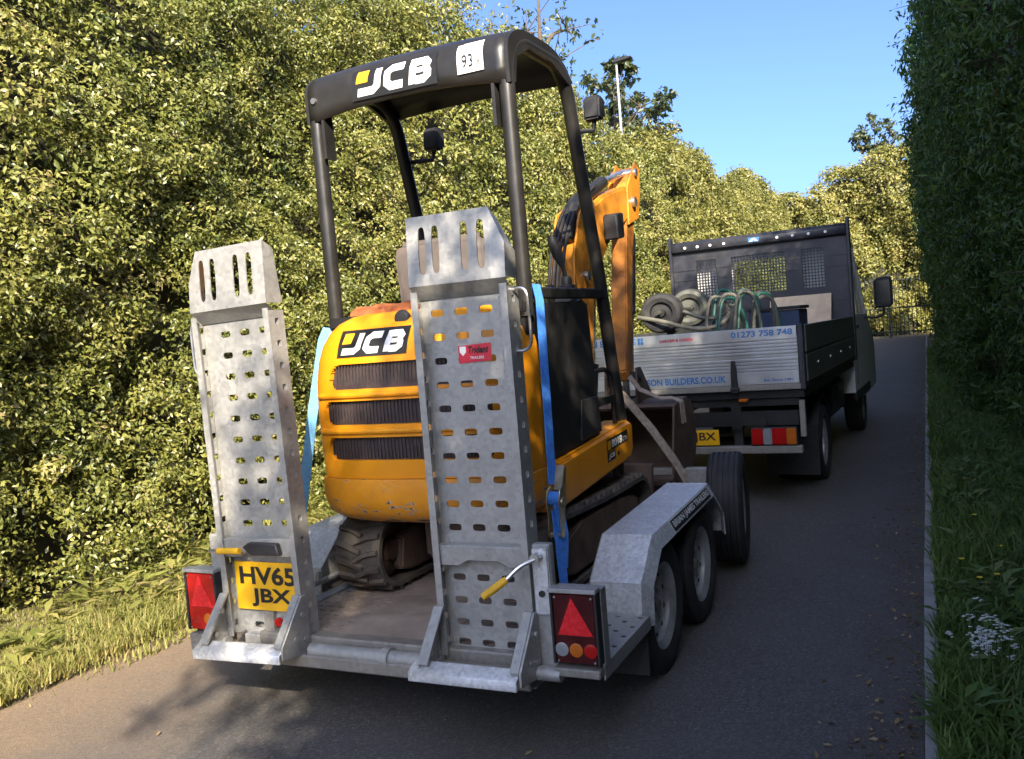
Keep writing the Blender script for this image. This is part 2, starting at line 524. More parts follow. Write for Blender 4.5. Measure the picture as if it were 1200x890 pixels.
def smoothpath(pts, n=6):
    """Catmull-Rom through points"""
    P = [Vector(p) for p in pts]
    P = [P[0] * 2 - P[1]] + P + [P[-1] * 2 - P[-2]]
    out = []
    for i in range(1, len(P) - 2):
        for k in range(n):
            t = k / n
            out.append(0.5 * ((2 * P[i]) + (P[i + 1] - P[i - 1]) * t + (2 * P[i - 1] - 5 * P[i] + 4 * P[i + 1] - P[i + 2]) * t * t + (3 * P[i] - P[i - 1] - 3 * P[i + 1] + P[i + 2]) * t ** 3))
    out.append(P[-2])
    return out

# ---- lettering
def text2d(s, bold=0.0, shear=0.0, space=1.0):
    cu = bpy.data.curves.new('lettering', 'FONT')
    cu.body = s
    cu.offset = bold
    cu.shear = shear
    cu.space_character = space
    cu.resolution_u = 3
    ob = bpy.data.objects.new('lettering', cu)
    col.objects.link(ob)
    dg = bpy.context.evaluated_depsgraph_get()
    me = ob.evaluated_get(dg).to_mesh()
    v = [(p.co.x, p.co.y) for p in me.vertices]
    f = [tuple(p.vertices) for p in me.polygons]
    ob.evaluated_get(dg).to_mesh_clear()
    bpy.data.objects.remove(ob)
    bpy.data.curves.remove(cu)
    xs = [p[0] for p in v]; ys = [p[1] for p in v]
    x0, x1, y0, y1 = min(xs), max(xs), min(ys), max(ys)
    return [((a - x0) / (x1 - x0), (b - y0) / (y1 - y0)) for a, b in v], f

def lettering(s, mp, mat, parent, bold=0.02, shear=0.0, name='lettering', space=1.0):
    """mp maps the unit square (u right, v up) to 3-D"""
    v, f = text2d(s, bold, shear, space)
    m = MB().add([mp(a, b) for a, b in v], f)
    return m.build(name, mat, parent, smooth=0)

def rect_map(o, ux, uy):
    o, ux, uy = Vector(o), Vector(ux), Vector(uy)
    return lambda a, b: o + ux * a + uy * b

def stroke(path, w, closed=False):
    """mitred thick line in 2-D"""
    P0 = [Vector((p[0], p[1])) for p in path]
    P = [P0[0]]
    for q in P0[1:]:
        a_ = P[-1].copy(); k_ = max(1, int((q - a_).length / 0.03))
        P += [a_.lerp(q, i / k_) for i in range(1, k_ + 1)]
    n = len(P)
    L, R = [], []
    for i in range(n):
        if closed:
            a, b = P[i - 1], P[(i + 1) % n]
        else:
            a, b = P[max(i - 1, 0)], P[min(i + 1, n - 1)]
        d1 = (P[i] - a); d2 = (b - P[i])
        if d1.length < 1e-9: d1 = d2
        if d2.length < 1e-9: d2 = d1
        d1.normalize(); d2.normalize()
        n1 = Vector((-d1.y, d1.x)); n2 = Vector((-d2.y, d2.x))
        mv = (n1 + n2).normalized()
        k = w / 2 / max(0.35, mv.dot(n1))
        L.append(P[i] + mv * k); R.append(P[i] - mv * k)
    vs_ = L + R
    fs = [(i, i + n, (i + 1) % n + n, (i + 1) % n) for i in range(n if closed else n - 1)]
    return [(p.x, p.y) for p in vs_], fs

def maker_logo(mp, parent, panel=True, A=0.32):
    """black panel, three heavy slanted letters and a small orange square; mp: unit square with depth"""
    sh = 0.055
    if panel:
        MB().add([mp(a, b, 0) for a, b in ((0, 0), (0.97, 0), (1, 1), (0.03, 1))], [(0, 1, 2, 3)]).build('logo_panel', 'decalblack', parent, smooth=0)
    W = 0.078
    m = MB()
    def put(path, closed=False, w=W):
        v, f = stroke([(a, b * A) for a, b in path], w, closed)
        m.add([mp(a + sh * (b / A - 0.5), b / A, 0.0022) for a, b in v], f)
    put([(0.320, 0.86), (0.320, 0.34), (0.27, 0.22), (0.09, 0.22)])
    put([(0.625, 0.76), (0.485, 0.76), (0.435, 0.64), (0.435, 0.34), (0.485, 0.22), (0.625, 0.22)])
    put([(0.735, 0.12), (0.735, 0.76), (0.865, 0.76), (0.900, 0.66), (0.885, 0.53), (0.910, 0.42), (0.910, 0.32), (0.865, 0.22), (0.776, 0.22)])
    put([(0.776, 0.50), (0.850, 0.50)], w=0.05)
    m.build('logo_lettering', 'decal', parent, smooth=0)
    q = MB()
    for j in range(8):
        v0, v1 = 0.50 + 0.38 * j / 8, 0.50 + 0.38 * (j + 1) / 8
        q.add([mp(0.06 + 0.05 * v0 - 0.025, v0, 0.0022), mp(0.20 + 0.05 * v0 - 0.025, v0, 0.0022), mp(0.20 + 0.05 * v1 - 0.025, v1, 0.0022), mp(0.06 + 0.05 * v1 - 0.025, v1, 0.0022)], [(0, 1, 2, 3)])
    q.build('logo_square', 'orange', parent, smooth=0)

# ---- foliage
def leaf_mesh(name, P, N, L, W, tone, mat, parent=None, droop=0.25, cup=True, dirs=None, base=None, flat=0.12):
    n = len(P)
    r = RNG.normal(size=(n, 3)) if dirs is None else dirs + RNG.normal(size=(n, 3)) * 0.35
    d = r - N * np.sum(r * N, 1, keepdims=True)
    d /= np.linalg.norm(d, axis=1, keepdims=True) + 1e-9
    d[:, 2] -= droop
    d /= np.linalg.norm(d, axis=1, keepdims=True) + 1e-9
    sd = np.cross(N, d)
    sd /= np.linalg.norm(sd, axis=1, keepdims=True) + 1e-9
    nn = np.cross(d, sd)
    L = L[:, None]; Wd = W[:, None]
    b = P; t = P + d * L - nn * (L * flat)
    l = P + d * L * 0.45 + sd * Wd * 0.5 + nn * Wd * 0.14
    q = P + d * L * 0.45 - sd * Wd * 0.5 + nn * Wd * 0.14
    if cup:
        c = P + d * L * 0.48
        V = np.stack([b, q, t, l, c], 1).reshape(-1, 3)
        k = 5
        tri = np.array([[0, 1, 4], [1, 2, 4], [2, 3, 4], [3, 0, 4]])
    else:
        V = np.stack([b, q, t, l], 1).reshape(-1, 3)
        k = 4
        tri = np.array([[0, 1, 2], [2, 3, 0]])
    Fx = (np.arange(n)[:, None, None] * k + tri[None]).reshape(-1, 3)
    return raw_mesh(name, V, Fx, np.repeat(tone, len(tri)), mat, parent, base)

def raw_mesh(name, V, Fx, tone, mat, parent=None, base=None):
    me = bpy.data.meshes.new(name)
    if base is not None and parent is None:
        V = V - np.array(base)
    me.vertices.add(len(V))
    me.vertices.foreach_set('co', V.astype(np.float32).ravel())
    me.loops.add(Fx.size)
    me.loops.foreach_set('vertex_index', Fx.astype(np.int32).ravel())
    me.polygons.add(len(Fx))
    me.polygons.foreach_set('loop_start', np.arange(0, Fx.size, 3, dtype=np.int32))
    me.update(calc_edges=True)
    if tone is not None:
        at = me.attributes.new('tone', 'FLOAT', 'FACE')
        at.data.foreach_set('value', np.clip(tone, 0, 1).astype(np.float32))
    me.materials.append(MAT[mat])
    me.validate()
    o = bpy.data.objects.new(name, me)
    col.objects.link(o)
    if parent is not None:
        o.parent = parent
        if parent.type == 'EMPTY':
            o.location = -BASE[parent.name]
    elif base is not None:
        o.location = base
    return o

def clumps(C, out, R, per, outward=0.55, upward=0.45, rand=0.55, squash=0.75):
    """leaves spread over the outer side of clumps; C centres, out outward normals, R radii"""
    n = len(C)
    idx = np.repeat(np.arange(n), per)
    u = RNG.normal(size=(len(idx), 3))
    u /= np.linalg.norm(u, axis=1, keepdims=True)
    o = out[idx]
    dp = np.sum(u * o, 1, keepdims=True)
    u = np.where(dp < -0.25, u - 2 * dp * o, u)
    rad = R[idx] * (0.55 + 0.5 * RNG.random(len(idx)))
    P = C[idx] + u * rad[:, None] * np.array([1, 1, squash])
    Nn = u * outward + o * 0.35 + np.array([0, 0, upward]) + RNG.normal(size=u.shape) * rand
    Nn /= np.linalg.norm(Nn, axis=1, keepdims=True)
    return P, Nn, idx

def wob(y, z, sc=1.0, seed=0):
    a = 0
    for k, (fy, fz, ph, am) in enumerate(((0.9, 0.6, 0.3, 0.5), (1.9, 1.4, 1.7, 0.3), (3.1, 2.9, 4.1, 0.2), (5.7, 4.4, 2.2, 0.12))):
        a = a + am * np.sin(fy * y * sc + ph + seed * 1.3 + 0.7 * np.sin(fz * z * sc + seed)) * np.cos(fz * z * sc + ph * 2 + seed)
    return a

def glassmat():
    m, n, b = newmat('clear_window_glass')
    tr_ = n.nodes.new('ShaderNodeBsdfTransparent'); tr_.inputs[0].default_value = (0.80, 0.84, 0.82, 1)
    gl = n.nodes.new('ShaderNodeBsdfGlossy'); gl.inputs['Roughness'].default_value = 0.03
    fr = n.nodes.new('ShaderNodeFresnel'); fr.inputs[0].default_value = 1.5
    ms = n.nodes.new('ShaderNodeMixShader')
    n.links.new(fr.outputs[0], ms.inputs[0]); n.links.new(tr_.outputs[0], ms.inputs[1]); n.links.new(gl.outputs[0], ms.inputs[2])
    n.links.new(ms.outputs[0], n.nodes['Material Output'].inputs[0])
    return m
MAT['clearglass'] = glassmat()

# ================================================================== THE SETTING
def sheet(name, pts, faces, mat, kind='structure'):
    o = MB().add(pts, faces).build(name, mat, weld=False)
    o['kind'] = kind
    return o

sheet('ground', [(-260, -120, -0.05), (260, -120, -0.05), (260, 400, -0.05), (-260, 400, -0.05)], [(0, 1, 2, 3)], 'ground')

# road: slightly crowned, with a ragged left edge
ys = [-9 + 0.25 * i for i in range(int(51.5 / 0.25) + 1)]
V, Fs = [], []
for i, y in enumerate(ys):
    e = -4.02 + 0.07 * math.sin(y * 2.3) + 0.05 * math.sin(y * 5.1 + 1)
    xs = [e, -3.2, -2.2, -1.2, -0.085]
    zs = [-0.02, 0.0, 0.0, 0.0, 0.0]
    V += list(zip(xs, [y] * 5, zs))
    if i:
        for k in range(4):
            a = (i - 1) * 5 + k
            Fs.append((a, a + 1, a + 6, a + 5))
sheet('road', V, Fs, 'road')

def verge(name, x0, x1, y0, y1, lip, zt, step=0.3):
    V, Fs = [], []
    nx = 9
    yy = np.arange(y0, y1 + step, step)
    for i, y in enumerate(yy):
        for k in range(nx):
            t = k / (nx - 1)
            x = x0 + (x1 - x0) * t + (0.05 * math.sin(y * 3.3 + 2) + 0.04 * math.sin(y * 7)) * (1 - t) * lip
            z = -0.03 + (zt + 0.03) * min(1, t * 5) + 0.018 * math.sin(3 * x + 2.3 * y) * t
            V.append((x, y, z))
            if i and k:
                a = (i - 1) * nx + k - 1
                Fs.append((a, a + 1, a + nx + 1, a + nx))
    return sheet(name, V, Fs, 'ground')
verge('verge_left', -3.90, -6.4, -8, 42, 1.0, 0.03)
verge('verge_right', -0.028, 3.5, -8, 42, 0.0, 0.025)

# concrete edging along the right verge, stone by stone
kerb = MB().box(-0.074, -0.040, -8, 42, -0.12, 0.004).build('kerb', 'concrete')
kerb['kind'] = 'structure'
stone_mb = MB().box(-0.028, 0.028, 0.004, 0.906, -0.1, 0.030)
stone0 = None
for i in range(54):
    if stone0 is None:
        s_ = stone_mb.build('kerb_stone', 'concrete', kerb, bevel=0.005)
        stone0 = s_
    else:
        s_ = stone0.copy()
        col.objects.link(s_)
        s_.parent = kerb
    s_.location = (-0.057 + random.uniform(-0.004, 0.004), -8 + i * 0.914, random.uniform(-0.006, 0.006))
    s_.rotation_euler = (random.uniform(-0.003, 0.003), random.uniform(-0.03, 0.03), random.uniform(-0.004, 0.004))

# ---- hedges
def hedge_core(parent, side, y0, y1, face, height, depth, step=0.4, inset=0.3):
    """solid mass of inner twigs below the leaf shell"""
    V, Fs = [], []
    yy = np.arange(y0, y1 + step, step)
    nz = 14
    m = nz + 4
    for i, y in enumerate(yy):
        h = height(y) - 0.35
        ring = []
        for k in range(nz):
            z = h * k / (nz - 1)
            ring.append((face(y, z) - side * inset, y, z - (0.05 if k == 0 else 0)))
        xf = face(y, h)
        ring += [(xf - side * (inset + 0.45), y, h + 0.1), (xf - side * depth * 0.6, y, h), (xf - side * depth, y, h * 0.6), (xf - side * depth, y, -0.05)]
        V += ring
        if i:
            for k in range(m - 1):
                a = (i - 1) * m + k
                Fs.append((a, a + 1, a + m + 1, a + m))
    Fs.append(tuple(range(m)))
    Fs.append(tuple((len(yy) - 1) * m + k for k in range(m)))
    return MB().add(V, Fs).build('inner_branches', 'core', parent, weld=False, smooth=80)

def hedge_leaves(parent, side, ya, yb, face, height, dens, per, R, L, wr, mat, zmin=0.05, droop=0.25, cup=True, topw=1.5, tone0=0.45, name='foliage', zmax=None, outv=None, depth_j=0.3, stripes=True):
    zt = max(height(y) for y in np.linspace(ya, yb, 40)) if zmax is None else zmax
    n = int((yb - ya) * zt * dens)
    y = RNG.uniform(ya, yb, n); z = RNG.uniform(zmin, zt, n)
    hh = np.array([height(t) for t in y])
    keep = z < hh
    y, z, hh = y[keep], z[keep], hh[keep]
    x = np.array([face(a, b) for a, b in zip(y, z)]) - side * RNG.random(len(y)) ** 1.5 * depth_j
    C = np.stack([x, y, z], 1)
    out = np.tile(np.array([side * 1.0, -0.15, 0.3]) if outv is None else np.array(outv), (len(C), 1))
    # the top
    if zmax is None:
        nt_ = int((yb - ya) * topw * dens * 0.8)
        y2 = RNG.uniform(ya, yb, nt_)
        h2 = np.array([height(t) for t in y2])
        x2 = np.array([face(a, b) for a, b in zip(y2, h2)]) - side * RNG.uniform(0, topw, nt_)
        C = np.vstack([C, np.stack([x2, y2, h2 - 0.1 + RNG.normal(size=nt_) * 0.12], 1)])
        out = np.vstack([out, np.tile(np.array([side * 0.3, -0.1, 1.0]), (nt_, 1))])
    out = out / np.linalg.norm(out, axis=1, keepdims=True)
    Rr = R * RNG.uniform(0.6, 1.35, len(C))
    P, Nn, idx = clumps(C, out, Rr, per)
    ctone = RNG.normal(size=len(C)) * 0.13 + 0.16 * wob(C[:, 1], C[:, 2], 1.3, 3)
    tone = tone0 + ctone[idx] + RNG.normal(size=len(P)) * 0.14
    Ls = L * RNG.uniform(0.6, 1.3, len(P))
    P[:, 2] = np.maximum(P[:, 2], 0.02)
    return leaf_mesh(name, P, Nn, Ls, Ls * wr, tone, mat, parent, droop, cup)

def faceL(y, z):
    b = -5.12 + 0.28 * wob(y, z, 0.9, 1) + 0.17 * wob(y * 0.7, z * 1.5, 2.6, 5)
    return b - 0.10 * max(0, 0.5 - z) - 0.07 * max(0, z - 2.2)

def heightL(y):
    return 5.45 + 0.35 * math.sin(y * 0.55 + 1) + 0.25 * math.sin(y * 1.3) + 0.15 * math.sin(y * 3.1) + 0.35 * max(0, min(1, (12 - y) / 5)) + 0.022 * max(0, y - 18)

hl = root('sunlit_hedge', 'tall wild sunlit hedge of small yellow-green leaves along the left verge', 'hedge', 'w', (-5.6, 12, 0))
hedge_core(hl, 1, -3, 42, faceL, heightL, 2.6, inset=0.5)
hedge_leaves(hl, 1, 1.2, 9.0, faceL, heightL, 58, 76, 0.165, 0.043, 0.46, 'leaf', tone0=0.50)
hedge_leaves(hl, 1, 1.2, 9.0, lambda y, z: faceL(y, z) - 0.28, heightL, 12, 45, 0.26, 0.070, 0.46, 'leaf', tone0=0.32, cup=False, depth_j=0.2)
hedge_leaves(hl, 1, 9.0, 20, faceL, heightL, 24, 72, 0.24, 0.068, 0.46, 'leaf', tone0=0.52, cup=False)
hedge_leaves(hl, 1, 20, 42, faceL, heightL, 10, 70, 0.34, 0.11, 0.5, 'leaf_far', tone0=0.5, cup=False)
hedge_leaves(hl, 1, -3, 1.2, faceL, heightL, 5, 50, 0.3, 0.12, 0.5, 'leaf', tone0=0.45, cup=False)
# loose shoots standing out of the top
m = MB(); SP = []; SN = []; ST = []
for i in range(46):
    y = random.uniform(5, 24)
    h = heightL(y)
    x = faceL(y, h) - random.uniform(0.1, 1.2)
    L_ = random.choice((random.uniform(0.3, 0.7), random.uniform(0.5, 1.3)))
    dx, dy = random.uniform(-0.25, 0.3), random.uniform(-0.3, 0.3)
    pts = [(x, y, h - 0.5), (x + dx * 0.3, y + dy * 0.3, h + L_ * 0.4), (x + dx * L_, y + dy * L_, h + L_)]
    m.tube(pts, [0.012, 0.008, 0.003], 5)
    for k in range(int(26 * L_ + 10)):
        t = random.random()
        p = Vector(pts[1]).lerp(Vector(pts[2]), t) if random.random() < 0.6 else Vector(pts[0]).lerp(Vector(pts[1]), t)
        SP.append(p + Vector((random.gauss(0, .07), random.gauss(0, .07), random.gauss(0, .05))))
        SN.append((random.gauss(0, 1), random.gauss(0, 1) - .3, random.gauss(0.5, .6)))
        ST.append(random.uniform(0.3, 0.9))
props(m.build('shoot_stems', 'bark', hl), kind='stuff')
SN = np.array(SN); SN /= np.linalg.norm(SN, axis=1, keepdims=True)
Ls = RNG.uniform(0.05, 0.10, len(SP))
leaf_mesh('shoot_leaves', np.array(SP), SN, Ls, Ls * 0.45, np.array(ST), 'leaf', hl, 0.3, False)

def faceR(y, z):
    b = np.interp(y, [-20, 6, 9, 12, 15, 24, 42], [1.15, 1.1, 0.98, 0.74, 0.55, 0.45, 0.75])
    over = 0.34 * min(1, max(0, (z - 1.2) / 2.2)) * min(1, max(0, (y - 5) / 5))
    return float(b) - over - 0.24 * wob(y, z, 1.1, 2) - 0.10 * wob(y, z, 3.1, 6)

def heightR(y):
    b = float(np.interp(y, [-20, -8, -5, -3.9, -3.4, -2.9, -2.5, -1.6, 0, 2, 4, 6, 8.5, 10.5, 14, 24, 42], [5.2, 4.7, 4.3, 4.2, 4.9, 4.9, 4.6, 4.7, 5.0, 5.1, 5.2, 5.4, 6.4, 7.6, 7.6, 4.2, 3.6]))
    return b + 0.30 * math.sin(y * 1.7) + 0.22 * math.sin(y * 3.9 + 1)

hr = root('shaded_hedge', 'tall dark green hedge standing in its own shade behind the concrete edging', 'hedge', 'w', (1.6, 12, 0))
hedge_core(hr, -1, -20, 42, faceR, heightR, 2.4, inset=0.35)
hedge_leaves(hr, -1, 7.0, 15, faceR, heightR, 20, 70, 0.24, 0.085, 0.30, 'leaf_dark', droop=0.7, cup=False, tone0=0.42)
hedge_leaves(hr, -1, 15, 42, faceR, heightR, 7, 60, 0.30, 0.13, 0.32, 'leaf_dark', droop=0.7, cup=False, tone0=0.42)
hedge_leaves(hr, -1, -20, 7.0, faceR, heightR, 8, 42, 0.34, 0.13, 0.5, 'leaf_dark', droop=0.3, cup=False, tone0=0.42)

# loose sprays: out-of-view ones added to dapple the light, the rest break its outline
m = MB(); SP = []; SN = []; ST = []
for i in range(330):
    if i < 150:
        y = random.uniform(-9, 7); z = heightR(y) - 0.2; x = faceR(y, z) + random.uniform(0.0, 1.0)
        d = Vector((random.uniform(-0.5, 0.3), random.uniform(-0.4, 0.4), 1)).normalized(); L_ = random.uniform(0.4, 1.2)
    elif i < 200:
        y = random.uniform(8, 17); z = heightR(y) - 0.2; x = faceR(y, z) + random.uniform(0.0, 0.6)
        d = Vector((random.uniform(-0.7, 0.1), random.uniform(-0.4, 0.3), 0.9)).normalized(); L_ = random.uniform(0.4, 1.0)
    else:
        y = random.uniform(8, 18); z = random.uniform(1.0, 7.0); x = faceR(y, z) + 0.1
        d = Vector((-1, random.uniform(-0.6, 0.3), random.uniform(-0.5, 0.5))).normalized(); L_ = random.uniform(0.25, 0.55)
    p0 = Vector((x, y, z)); p1 = p0 + d * L_ * 0.55; p2 = p0 + d * L_ + Vector((0, 0, -0.15 * L_))
    m.tube([p0, p1, p2], [0.008, 0.006, 0.002], 4)
    for k in range(int(34 * L_ + 8)):
        t = random.random()
        p = p0.lerp(p1, t) if random.random() < 0.45 else p1.lerp(p2, t)
        SP.append(p + Vector((random.gauss(0, .06), random.gauss(0, .06), random.gauss(0, .06))))
        SN.append((random.gauss(-.3, 1), random.gauss(0, 1), random.gauss(0.4, .7)))
        ST.append(random.uniform(0.2, 0.8))
props(m.build('spray_stems', 'bark', hr), kind='stuff')
SN = np.array(SN); SN /= np.linalg.norm(SN, axis=1, keepdims=True)
Ls = RNG.uniform(0.06, 0.13, len(SP))
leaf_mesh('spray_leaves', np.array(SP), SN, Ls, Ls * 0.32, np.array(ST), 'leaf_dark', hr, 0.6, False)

# a bough leaning out of the top, added out of view to shade the trailer
bc = RNG.normal(size=(26, 3)) * np.array([0.22, 0.22, 0.26]) + np.array([1.02, -3.1, 4.85])
bo = np.tile(np.array([-0.7, 0.0, 0.7]), (26, 1))
P, Nn, idx = clumps(bc, bo, RNG.uniform(0.12, 0.24, 26), 46)
Ls = RNG.uniform(0.06, 0.13, len(P))
leaf_mesh('shade_bough_leaves', P, Nn, Ls, Ls * 0.4, 0.4 + RNG.normal(size=len(P)) * 0.15, 'leaf_dark', hr, 0.4, False)
MB().tube(smoothpath([(1.7, -3.3, 4.2), (1.3, -3.2, 4.7), (0.9, -3.0, 5.1)], 4), [0.03 - 0.003 * i for i in range(9)], 6).build('shade_bough', 'bark', hr)

# hedge across the far end
def heightF(x):
    return 7.7 + 1.3 * max(0, min(1, (x + 5) / 3)) + 0.7 * math.sin(x * 0.55 + 0.6) + 0.4 * math.sin(x * 1.3) + 0.25 * math.sin(x * 2.9)
hf = root('far_hedge', 'sunlit bushy hedge closing off the lane behind the metal gate', 'hedge', 'w', (-4, 47.5, 0))
m = MB(); V = []; Fs = []
xx = np.arange(-16, 9.01, 0.5)
for i, x in enumerate(xx):
    h = heightF(x) - 0.5
    ring = [(x, 47.0 + 0.35 * math.sin(x * 1.7 + z) , z if z else -0.1) for z in np.linspace(0, h, 12)] + [(x, 47.9, h + 0.1), (x, 49.5, h * 0.8), (x, 49.8, -0.1)]
    V += ring
    if i:
        for k in range(14):
            a = (i - 1) * 15 + k
            Fs.append((a, a + 1, a + 16, a + 15))
Fs += [tuple(range(15)), tuple((len(xx) - 1) * 15 + k for k in range(15))]
m.add(V, Fs).build('inner_branches', 'core', hf, weld=False, smooth=80)
n = 2300
x = RNG.uniform(-14, 8, n); z = RNG.uniform(0.1, 10.5, n)
hh = np.array([heightF(a) for a in x]); keep = z < hh; x = x[keep]; z = z[keep]
yv = 46.5 + 0.45 * np.sin(x * 1.7 + z) + 0.25 * np.sin(x * 4.1 + z * 2.3) + RNG.random(len(x)) * 0.4
C = np.stack([x, yv, z], 1)
xt = RNG.uniform(-14, 8, 240); zt = np.array([heightF(a) for a in xt])
C = np.vstack([C, np.stack([xt, RNG.uniform(46.6, 48.6, 240), zt - 0.1], 1)])
out = np.tile(np.array([0.1, -0.85, 0.4]), (len(C), 1))
P, Nn, idx = clumps(C, out, 0.45 * RNG.uniform(0.6, 1.4, len(C)), 60)
tone = 0.5 + (RNG.normal(size=len(C)) * 0.2)[idx] + RNG.normal(size=len(P)) * 0.14
Ls = 0.16 * RNG.uniform(0.6, 1.3, len(P))
leaf_mesh('foliage', P, Nn, Ls, Ls * 0.55, tone, 'leaf_far', hf, 0.2, False)

# ---- trees beyond the hedges
def tree(name, label, base, top, crown, mat, n_leaf, L, seed, sparse=1.0):
    rs = random.Random(seed)
    t = root(name, label, 'tree', 'w', base, 'trees beyond the hedges')
    b = Vector(base); tp = Vector(top)
    m = MB()
    m.tube(smoothpath([b - Vector((0, 0, .05)), b.lerp(tp, 0.4) + Vector((rs.uniform(-.2, .2), rs.uniform(-.2, .2), 0)), tp], 4),
           [0.13 * (1 - i / 8.6) + 0.008 for i in range(9)], 8)
    m.build('trunk', 'bark', t)
    cs = []
    lm = MB()
    for i in range(len(crown)):
        c, r = Vector(crown[i][0]), crown[i][1]
        s0 = b.lerp(tp, rs.uniform(0.6, 0.95))
        lm.tube(smoothpath([s0, s0.lerp(c, 0.5) + Vector((0, 0, 0.15)), c], 4), [0.05 - 0.004 * k for k in range(9)], 6)
        for k in range(9):
            e = c + Vector((rs.gauss(0, 1), rs.gauss(0, 1), rs.gauss(0, 0.9))) * r * 0.55
            lm.tube([c, e], [0.014, 0.005], 5)
            cs.append((e, r * 0.34))
    lm.build('limbs', 'bark', t)
    C = np.array([tuple(c) for c, r in cs]); R = np.array([r for c, r in cs])
    out = RNG.normal(size=(len(C), 3)); out /= np.linalg.norm(out, axis=1, keepdims=True)
    P, Nn, idx = clumps(C, out, R, n_leaf, 0.4, 0.3, 0.7)
    tone = 0.4 + (RNG.normal(size=len(C)) * 0.18)[idx] + RNG.normal(size=len(P)) * 0.16
    Ls = L * RNG.uniform(0.6, 1.3, len(P))
    leaf_mesh('crown', P, Nn, Ls, Ls * 0.6, tone, mat, t, 0.35, False)
    return t

tree('broadleaf_tree', 'dark leafy tree rising behind the sunlit hedge beside the far lamp post', (-7.9, 24.5, 0), (-7.6, 24.4, 7.0),
     [((-7.5, 24.2, 8.0), .8), ((-6.75, 24.2, 7.4), .9), ((-7.9, 24.5, 7.2), .7), ((-6.35, 24.1, 6.3), .8), ((-7.2, 24.4, 6.2), .9), ((-7.2, 24.2, 8.55), .45)], 'leaf_tree', 70, 0.17, 3)
tree('sparse_tree', 'thin tree with open pale crown poking above the sunlit hedge', (-6.6, 16.2, 0), (-6.4, 16.2, 7.2),
     [((-6.3, 16.1, 8.2), .55), ((-6.7, 16.3, 7.3), .7), ((-5.9, 16.4, 7.2), .5), ((-6.1, 16.0, 6.5), .7), ((-7.1, 16.0, 6.6), .6)], 'leaf_tree', 10, 0.12, 5)
tree('distant_tree', 'dark distant tree showing above the far hedge next to the shaded hedge', (-2.4, 60, 0), (-2.4, 60, 10.6),
     [((-3.2, 60, 12.0), .8), ((-2.3, 60, 12.1), .8), ((-1.5, 60, 11.6), .8), ((-2.8, 60, 11.2), .7), ((-1.9, 60, 10.8), .7)], 'leaf_tree', 26, 0.26, 8)

lp = root('lamp_post', 'pale street lamp post with dark lamp head beyond the hedge', 'street lamp', 'w', (-7.0, 23.0, 0))
MB().tube([(-7.0, 23, 0), (-7.0, 23, 4), (-7.0, 23, 8.35)], [0.05, 0.04, 0.028], 10).build('pole', 'lamp_post', lp)
MB().prism([(-7.06, 8.33), (-6.60, 8.38), (-6.57, 8.43), (-7.03, 8.44)], 'y', 22.88, 23.12).build('lamp_head', 'black', lp, bevel=0.01)

# ---- gate and brick pier at the end of the lane
gt = root('metal_gate', 'dark vertical bar metal gate across the far end of the lane', 'gate', 'w', (-1.5, 42, 0))
for z in (0.22, 1.25, 2.45):
    box_part('rail', 'fence', gt, -4.2, 0.52, 41.98, 42.02, z, z + 0.055)
for x in (-4.2, -1.45, 0.47):
    box_part('post', 'fence', gt, x - 0.04, x + 0.04, 41.95, 42.05, -0.03, 2.75)
bar0 = None
for i in range(27):
    x = -4.02 + i * 0.165
    if bar0 is None:
        b_ = MB().tube([(0, 41.94, 0.08), (0, 41.94, 2.6), (0, 41.94, 2.7)], [0.015, 0.015, 0.002], 6).build('bar', 'fence', gt)
        bar0 = b_
        off0 = b_.location.copy()
    else:
        b_ = bar0.copy(); col.objects.link(b_); b_.parent = gt
    b_.location = off0 + Vector((x, 0, 0))
pr = root('brick_pier', 'small red brick gate pier half covered by the shaded hedge', 'pier', 'w', (0.62, 41.6, 0))
MB().box(0.40, 0.84, 41.4, 41.84, -0.04, 1.88).build('mortar_core', 'mortar', pr)
bk = None
for c in range(24):
    for (x0, x1) in (((0.385, 0.615), (0.628, 0.855)) if c % 2 else ((0.385, 0.495), (0.508, 0.735), (0.748, 0.855))):
        MB().box(x0, x1, 41.385, 41.49, c * 0.077 + 0.005, c * 0.077 + 0.07).build('brick', 'brick', pr)
MB().box(0.36, 0.88, 41.36, 41.88, 1.885, 1.95).build('coping', 'concrete', pr, bevel=0.01)

